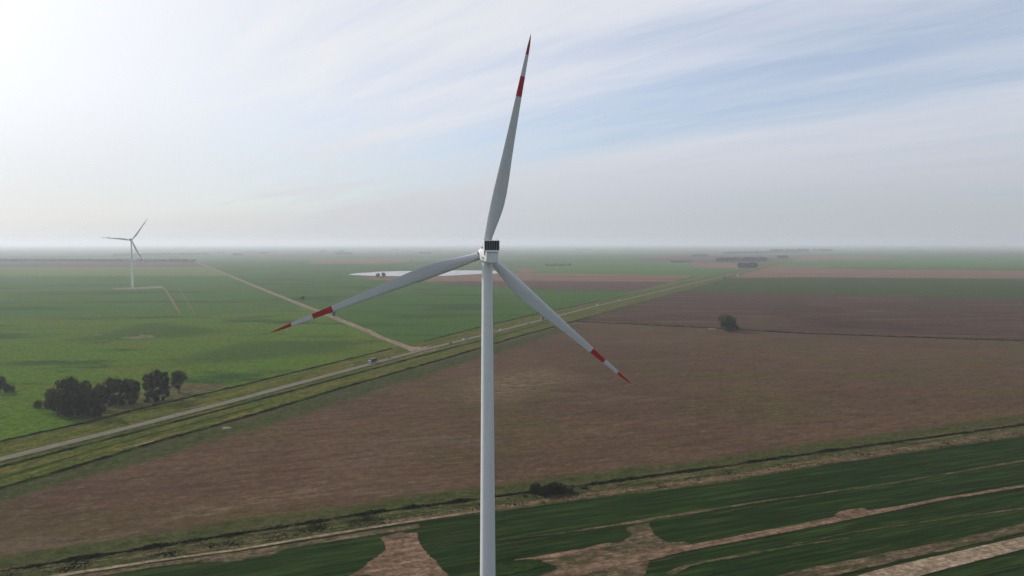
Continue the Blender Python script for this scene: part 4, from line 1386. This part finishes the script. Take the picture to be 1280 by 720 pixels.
def truck():
    root = empty('box_truck', (0, 0, 0))
    bm = bmesh.new()
    add_box(bm, -1.2, 1.2, 3.6, 5.6, .7, 3.0, .12)
    bm_obj('cab', bm, m_cw, root)
    bm = bmesh.new()
    add_box(bm, -1.05, 1.05, 5.57, 5.63, 1.75, 2.65, .02)
    bm_obj('windscreen', bm, m_glass, root)
    for sx in (-1, 1):
        bm = bmesh.new()
        add_box(bm, sx * 1.19 - .03, sx * 1.19 + .03, 4.2, 5.2, 1.8, 2.6, .02)
        bm_obj('side_window', bm, m_glass, root)
        bm = bmesh.new()
        add_box(bm, sx * .85 - .2, sx * .85 + .2, 5.58, 5.66, .9, 1.15, .02)
        bm_obj('headlight', bm, m_cs, root)
    bm = bmesh.new()
    add_box(bm, -1.3, 1.3, -5.6, 3.4, .95, 3.75, .06)
    bx = bm_obj('cargo_box', bm, m_tarp, root)
    bm = bmesh.new()
    add_box(bm, -1.26, 1.26, -5.5, 3.3, 3.74, 3.82, .02)
    bm_obj('box_roof', bm, m_tarp_top, bx)
    bm = bmesh.new()
    add_box(bm, -.45, .45, -5.4, 5.3, .6, .93, .0)
    bm_obj('chassis', bm, m_trim_shadow, root)
    for y in (4.6, -2.6, -3.8):
        for sx in (-1, 1):
            wheel(root, sx * 1.05, y, .5, .3)
    return root


RZ = 12 * LV + .5


def on_road(px, lane, towards):
    """world position on the road at photo column px; lane offset in metres to the near side; towards = heading for the camera"""
    for (a, b_) in zip(ROAD, ROAD[1:]):
        if a[0] <= px <= b_[0]:
            A, Bp = at(*a), at(*b_)
            # intersect the view column with the ground line
            lo, hi = 0.0, 1.0
            for _ in range(40):
                m_ = (lo + hi) / 2
                q = A.lerp(Bp, m_)
                sx = 640 + FOC * q.x / (q.y * math.cos(PITCH) + CAM_H * math.sin(PITCH))
                if sx < px:
                    lo = m_
                else:
                    hi = m_
            q = A.lerp(Bp, lo)
            d = (Bp - A).normalized()
            nrm = Vector((d.y, -d.x, 0))
            q = q + nrm * lane
            q.z = RZ
            h = math.atan2(-d.x, d.y)
            return q, (h + PI if towards else h)


t = truck()
t.location, t.rotation_euler.z = on_road(467.5, -1.7, True)
tag(t, 'box truck with pale cab and dark cargo box driving towards the camera on the road', 'truck')
cg = 'cars on the country road'
first = {}
for (px, m_, tow, lab) in (
        (488.5, m_cd, True, 'dark car following close behind the box truck'),
        (561.5, m_cd, False, 'dark car on the road just right of the track junction'),
        (581, m_cw, True, 'white car left of the tower, one of two close together'),
        (584.5, m_cd, True, 'dark car close behind the white car left of the tower'),
        (619.5, m_cd, True, 'dark car just right of the turbine tower'),
        (626.5, m_cw, True, 'white car just right of the turbine tower'),
        (659.5, m_cd, False, 'dark car on the road left of the lower right blade'),
        (747.5, m_cw, True, 'white car on the road right of the lower right blade'),
        (772, m_cd, True, 'dark car on the far road, leading another'),
        (774.5, m_cs, True, 'silver car on the far road, trailing a dark car')):
    if m_.name not in first:
        c = first[m_.name] = car(m_)
    else:
        c = copy_tree(first[m_.name])
    c.location, c.rotation_euler.z = on_road(px, -1.7 if tow else 1.7, tow)
    tag(c, lab, 'car', cg)
t2 = copy_tree(t)
t2.location, t2.rotation_euler.z = on_road(679, -1.7, True)
tag(t2, 'far box truck on the road partly behind the lower right blade', 'truck')

# ------------------------------------------------------------------ small things
# white hut and a dark bush beside the far road
p = at(922.5, 344.5)
bm = bmesh.new()
add_box(bm, -3, 3, -2.5, 2.5, 0, 3.2)
hut = empty('hut', p, .3, 'tiny white hut beside the far road', 'hut')
bm_obj('wall', bm, m_steel, hut)
bm = bmesh.new()
vs_ = [bm.verts.new(q) for q in ((-3.3, -2.8, 3.2), (3.3, -2.8, 3.2), (3.3, 2.8, 3.2), (-3.3, 2.8, 3.2), (-3.3, 0, 4.6), (3.3, 0, 4.6))]
for q in ((0, 1, 5, 4), (2, 3, 4, 5), (1, 2, 5), (3, 0, 4), (3, 2, 1, 0)):
    bm.faces.new([vs_[k] for k in q])
bm_obj('roof', bm, m_tarp_top, hut)
bm = bmesh.new()
add_box(bm, -.5, .5, -2.56, -2.45, .1, 2.1)
bm_obj('door', bm, m_trim_shadow, hut)
tree('shrub', 'bush', 0, 905.5, 348.6, 3.4, 1.0, D, 'dark bush on the near side of the far road left of the white hut', 'shrub')

# long white trough by the lone tree
p = at(890.5, 411.5)
bm = bmesh.new()
add_box(bm, -4.6, 4.6, -.8, .8, .35, .55, .03)
add_box(bm, -4.6, -4.45, -.8, .8, .552, 1.4, .02)
add_box(bm, 4.45, 4.6, -.8, .8, .552, 1.4, .02)
add_box(bm, -4.448, 4.448, -.8, -.68, .552, 1.4, .02)
add_box(bm, -4.448, 4.448, .68, .8, .552, 1.4, .02)
tr = empty('trough', p, -.03, 'long low white trough standing left of the lone field tree', 'trough')
bm_obj('basin', bm, m_steel, tr)
for xx in (-3.4, 0, 3.4):
    bm = bmesh.new()
    add_box(bm, xx - .2, xx + .2, -.6, .6, -.05, .348, .02)
    bm_obj('leg', bm, m_galv, tr)

# white posts of the grove and the junction sign
def post(px, py, h, label, w=.22):
    e = empty('post', at(px, py), .4, label, 'post')
    bm = bmesh.new()
    add_box(bm, -w, w, -w, w, -.1, h, .03)
    bm_obj('shaft', bm, m_steel, e)
    bm = bmesh.new()
    add_box(bm, -w - .05, w + .05, -w - .05, w + .05, h + .002, h + .12, .03)
    bm_obj('cap', bm, m_galv, e)


post(207, 500.5, 1.7, 'white gate post at the foot of the tall gums, right one')
post(200.6, 500.5, 1.2, 'white gate post at the foot of the tall gums, left and shorter one', .2)
post(65.3, 508, .9, 'short white post at the left edge of the dense grove', .3)
e = empty('road_sign', at(514, 439), R(20), 'small pale road sign at the corner of the dirt track junction', 'sign')
bm = bmesh.new()
add_tube(bm, [(0, 0, 0), (0, 0, 2.6)], [.06, .06], 8)
bm_obj('pole', bm, m_galv, e)
bm = bmesh.new()
add_box(bm, -.75, .75, -.12, -.065, 1.5, 2.55, .02)
bm_obj('panel', bm, m_steel, e)
e = empty('road_sign', at(440, 458), R(20), 'small pale road sign on the verge left of the box truck', 'sign')
bm = bmesh.new()
add_tube(bm, [(0, 0, 0), (0, 0, 2.2)], [.06, .06], 8)
bm_obj('pole', bm, m_galv, e)
bm = bmesh.new()
add_box(bm, -.5, .5, -.12, -.065, 1.3, 2.2, .02)
bm_obj('panel', bm, m_steel, e)

# cattle: one continuous skinned body
m_cow = simple_paint('black_hide', (0.018, 0.016, 0.016), .8)
vsk = [((0, -.75, 1.05), .34), ((0, -.1, 1.02), .40), ((0, .6, 1.08), .36), ((0, 1.0, 1.12), .22), ((0, 1.3, .85), .15), ((0, 1.55, .62), .11),
       ((-.24, .62, .62), .10), ((-.24, .64, .05), .06), ((.24, .62, .62), .10), ((.24, .60, .05), .06),
       ((-.24, -.72, .66), .13), ((-.25, -.85, .42), .075), ((-.25, -.78, .05), .06), ((.24, -.72, .66), .13), ((.25, -.85, .42), .075), ((.25, -.78, .05), .06)]
esk = [(0, 1), (1, 2), (2, 3), (3, 4), (4, 5), (2, 6), (6, 7), (2, 8), (8, 9), (0, 10), (10, 11), (11, 12), (0, 13), (13, 14), (14, 15)]
me = bpy.data.meshes.new('cow')
me.from_pydata([v for v, r_ in vsk], esk, [])
tmp = bpy.data.objects.new('cow', me)
COL.objects.link(tmp)
tmp.modifiers.new('skin', 'SKIN')
for sv, (v, r_) in zip(me.skin_vertices[0].data, vsk):
    sv.radius = (r_, r_)
    sv.use_root = False
me.skin_vertices[0].data[1].use_root = True
tmp.modifiers.new('sub', 'SUBSURF').levels = 1
bpy.context.view_layer.update()
cow_me = bpy.data.meshes.new_from_object(tmp.evaluated_get(bpy.context.evaluated_depsgraph_get()))
bpy.data.objects.remove(tmp)
cow_me.materials.clear()
cow_me.materials.append(m_cow)
rnd = random.Random(5)
spots = [(1012, 352), (1013.5, 353), (1027, 361), (1031, 360), (1008, 356), (1046, 364), (1063, 364), (1069, 366), (1067, 359), (1070, 365), (1118, 361), (1122, 364), (1127, 363), (1128, 362), (1129.5, 359), (1131, 353),
         (1165, 357), (1168, 363), (1199, 364), (1204, 361.5), (1207, 361), (1196, 366), (1240, 370), (1147, 371), (1155, 370), (1036, 356)]
for (px, py) in spots:
    o = bpy.data.objects.new('cow', cow_me)
    COL.objects.link(o)
    o.location = at(px, py) + Vector((0, 0, 5 * LV - .02))
    o.rotation_euler.z = rnd.uniform(0, 6.28)
    tag(o, 'dark cow grazing in the dull green field on the right', 'cow', 'cattle grazing in the dull green field')

# ------------------------------------------------------------------ light, sky, haze
sun = bpy.data.lights.new('sun', 'SUN')
so = bpy.data.objects.new('sun', sun)
COL.objects.link(so)
so.rotation_euler = (-SUN_DIR).to_track_quat('-Z', 'Y').to_euler()
so.location = SUN_DIR * 400
sun.energy = 3.3
sun.angle = R(1.5)
sun.color = (1.0, 0.94, 0.86)

w = bpy.data.worlds.new('World')
sc.world = w
w.use_nodes = True
nt = w.node_tree
bg = nt.nodes['Background']
sky = nt.nodes.new('ShaderNodeTexSky')
sky.sky_type = 'NISHITA'
sky.sun_disc = False
sky.sun_elevation = SUN_EL
sky.sun_rotation = SUN_AZ
sky.altitude = 100
sky.air_density = 1.0
sky.dust_density = 1.0
sky.ozone_density = 1.0
tc = nt.nodes.new('ShaderNodeTexCoord')
dirv = tc.outputs['Generated']
sx = nt.nodes.new('ShaderNodeSeparateXYZ')
nt.links.new(dirv, sx.inputs[0])
zc = math_node(nt, 'MAXIMUM', sx.outputs[2], 0.0)
den = math_node(nt, 'ADD', zc, 0.10)
u = math_node(nt, 'DIVIDE', sx.outputs[0], den)
v = math_node(nt, 'DIVIDE', sx.outputs[1], den)
cb = nt.nodes.new('ShaderNodeCombineXYZ')
nt.links.new(u, cb.inputs[0])
nt.links.new(v, cb.inputs[1])


def cloud_noise(along, across, angle, detail, rough, off, dist=0.0):
    r = nt.nodes.new('ShaderNodeMapping')
    r.inputs['Rotation'].default_value = (0, 0, -angle)
    nt.links.new(cb.outputs[0], r.inputs['Vector'])
    mp = nt.nodes.new('ShaderNodeMapping')
    mp.inputs['Scale'].default_value = (1 / along, 1 / across, 1)
    mp.inputs['Location'].default_value = (off, off * .37, 0)
    nt.links.new(r.outputs[0], mp.inputs['Vector'])
    n = nt.nodes.new('ShaderNodeTexNoise')
    n.inputs['Scale'].default_value = 1
    n.inputs['Detail'].default_value = detail
    n.inputs['Roughness'].default_value = rough
    n.inputs['Distortion'].default_value = dist
    nt.links.new(mp.outputs[0], n.inputs['Vector'])
    return n.outputs['Fac']


CA = R(90 + 45)      # direction of the cirrus bands in the plan of the sky
n1 = cloud_noise(9.0, 1.5, CA, 5, .5, 12.1, .25)
n2 = cloud_noise(2.6, .5, CA + .12, 5, .55, 5.5, .4)
n3 = cloud_noise(9.0, 3.0, CA, 2, .5, 3.1)
n4 = cloud_noise(1.1, .16, CA - .08, 6, .62, 17.3, .8)
s_ = math_node(nt, 'MULTIPLY', n1, .50)
s_ = math_node(nt, 'MULTIPLY_ADD', n2, .28, s_)
s_ = math_node(nt, 'MULTIPLY_ADD', n3, .27, s_)
s_ = math_node(nt, 'MULTIPLY_ADD', n4, .14, s_)
mask = smooth(nt, s_, .44, .70, 0.36, 0.97)
# thicker veil towards the horizon
veil = smooth(nt, sx.outputs[2], 0.0, 0.15, 0.97, 0.0)
mask = math_node(nt, 'MAXIMUM', mask, veil)
# brightness of the thin cloud grows towards the sun
dot = nt.nodes.new('ShaderNodeVectorMath')
dot.operation = 'DOT_PRODUCT'
nt.links.new(dirv, dot.inputs[0])
dot.inputs[1].default_value = SUN_DIR
dp = math_node(nt, 'MAXIMUM', dot.outputs['Value'], 0.0)
glow = math_node(nt, 'POWER', dp, 12.0)
glow2 = math_node(nt, 'POWER', dp, 1.5)
lum = smooth(nt, sx.outputs[2], 0.0, 0.20, 5.2, 7.2)
lum = math_node(nt, 'MULTIPLY_ADD', glow, 6.2, lum)
lum = math_node(nt, 'MULTIPLY_ADD', glow2, 2.3, lum)
mask = math_node(nt, 'MAXIMUM', mask, smooth(nt, dot.outputs['Value'], 0.35, 0.85, 0.0, 0.90))
lum = math_node(nt, 'MULTIPLY', lum, smooth(nt, dot.outputs['Value'], -1.0, 0.05, 0.5, 1.0))
vm = nt.nodes.new('ShaderNodeVectorMath')
vm.operation = 'SCALE'
nt.links.new(mix_col(nt, smooth(nt, dot.outputs['Value'], 0.25, 0.85), (0.945, 0.985, 1.085), (0.99, 0.99, 1.01)), vm.inputs[0])
nt.links.new(lum, vm.inputs['Scale'])
vb = nt.nodes.new('ShaderNodeVectorMath')
vb.operation = 'MULTIPLY'
nt.links.new(sky.outputs[0], vb.inputs[0])
vb.inputs[1].default_value = (1.02, 1.17, 1.38)
skyc = mix_col(nt, mask, vb.outputs[0], vm.outputs[0])
nt.links.new(skyc, bg.inputs['Color'])
bg.inputs['Strength'].default_value = 0.10

# the hazy air: one closed box round camera and plain
bm = bmesh.new()
add_box(bm, -47500, 47500, -2500, 47500, -1.5, 186)
mh = bpy.data.materials.new('haze_air')
mh.use_nodes = True
nth = mh.node_tree
nth.nodes.remove(nth.nodes['Principled BSDF'])
pv = nth.nodes.new('ShaderNodeVolumePrincipled')
pv.inputs['Color'].default_value = (0.86, 0.91, 0.98, 1)
pv.inputs['Density'].default_value = 9.0e-5
pv.inputs['Anisotropy'].default_value = 0.30
nth.links.new(pv.outputs[0], nth.nodes['Material Output'].inputs['Volume'])
hz = bm_obj('haze', bm, mh)
tag(hz, 'thin pale haze lying over the whole plain', 'haze', None, 'stuff')

# ------------------------------------------------------------------ render settings
sc.view_settings.view_transform = 'Standard'
sc.view_settings.look = 'None'
sc.view_settings.exposure = 0.0
sc.view_settings.gamma = 1.0
sc.view_settings.use_curve_mapping = False
cy = sc.cycles
cy.use_denoising = True
try:
    cy.denoiser = 'OPENIMAGEDENOISE'
    cy.denoising_prefilter = 'FAST'
except Exception:
    pass
cy.max_bounces = 6
cy.diffuse_bounces = 3
cy.glossy_bounces = 2
cy.transmission_bounces = 2
cy.transparent_max_bounces = 16
cy.volume_bounces = 2
cy.use_adaptive_sampling = False
cy.filter_width = 1.5
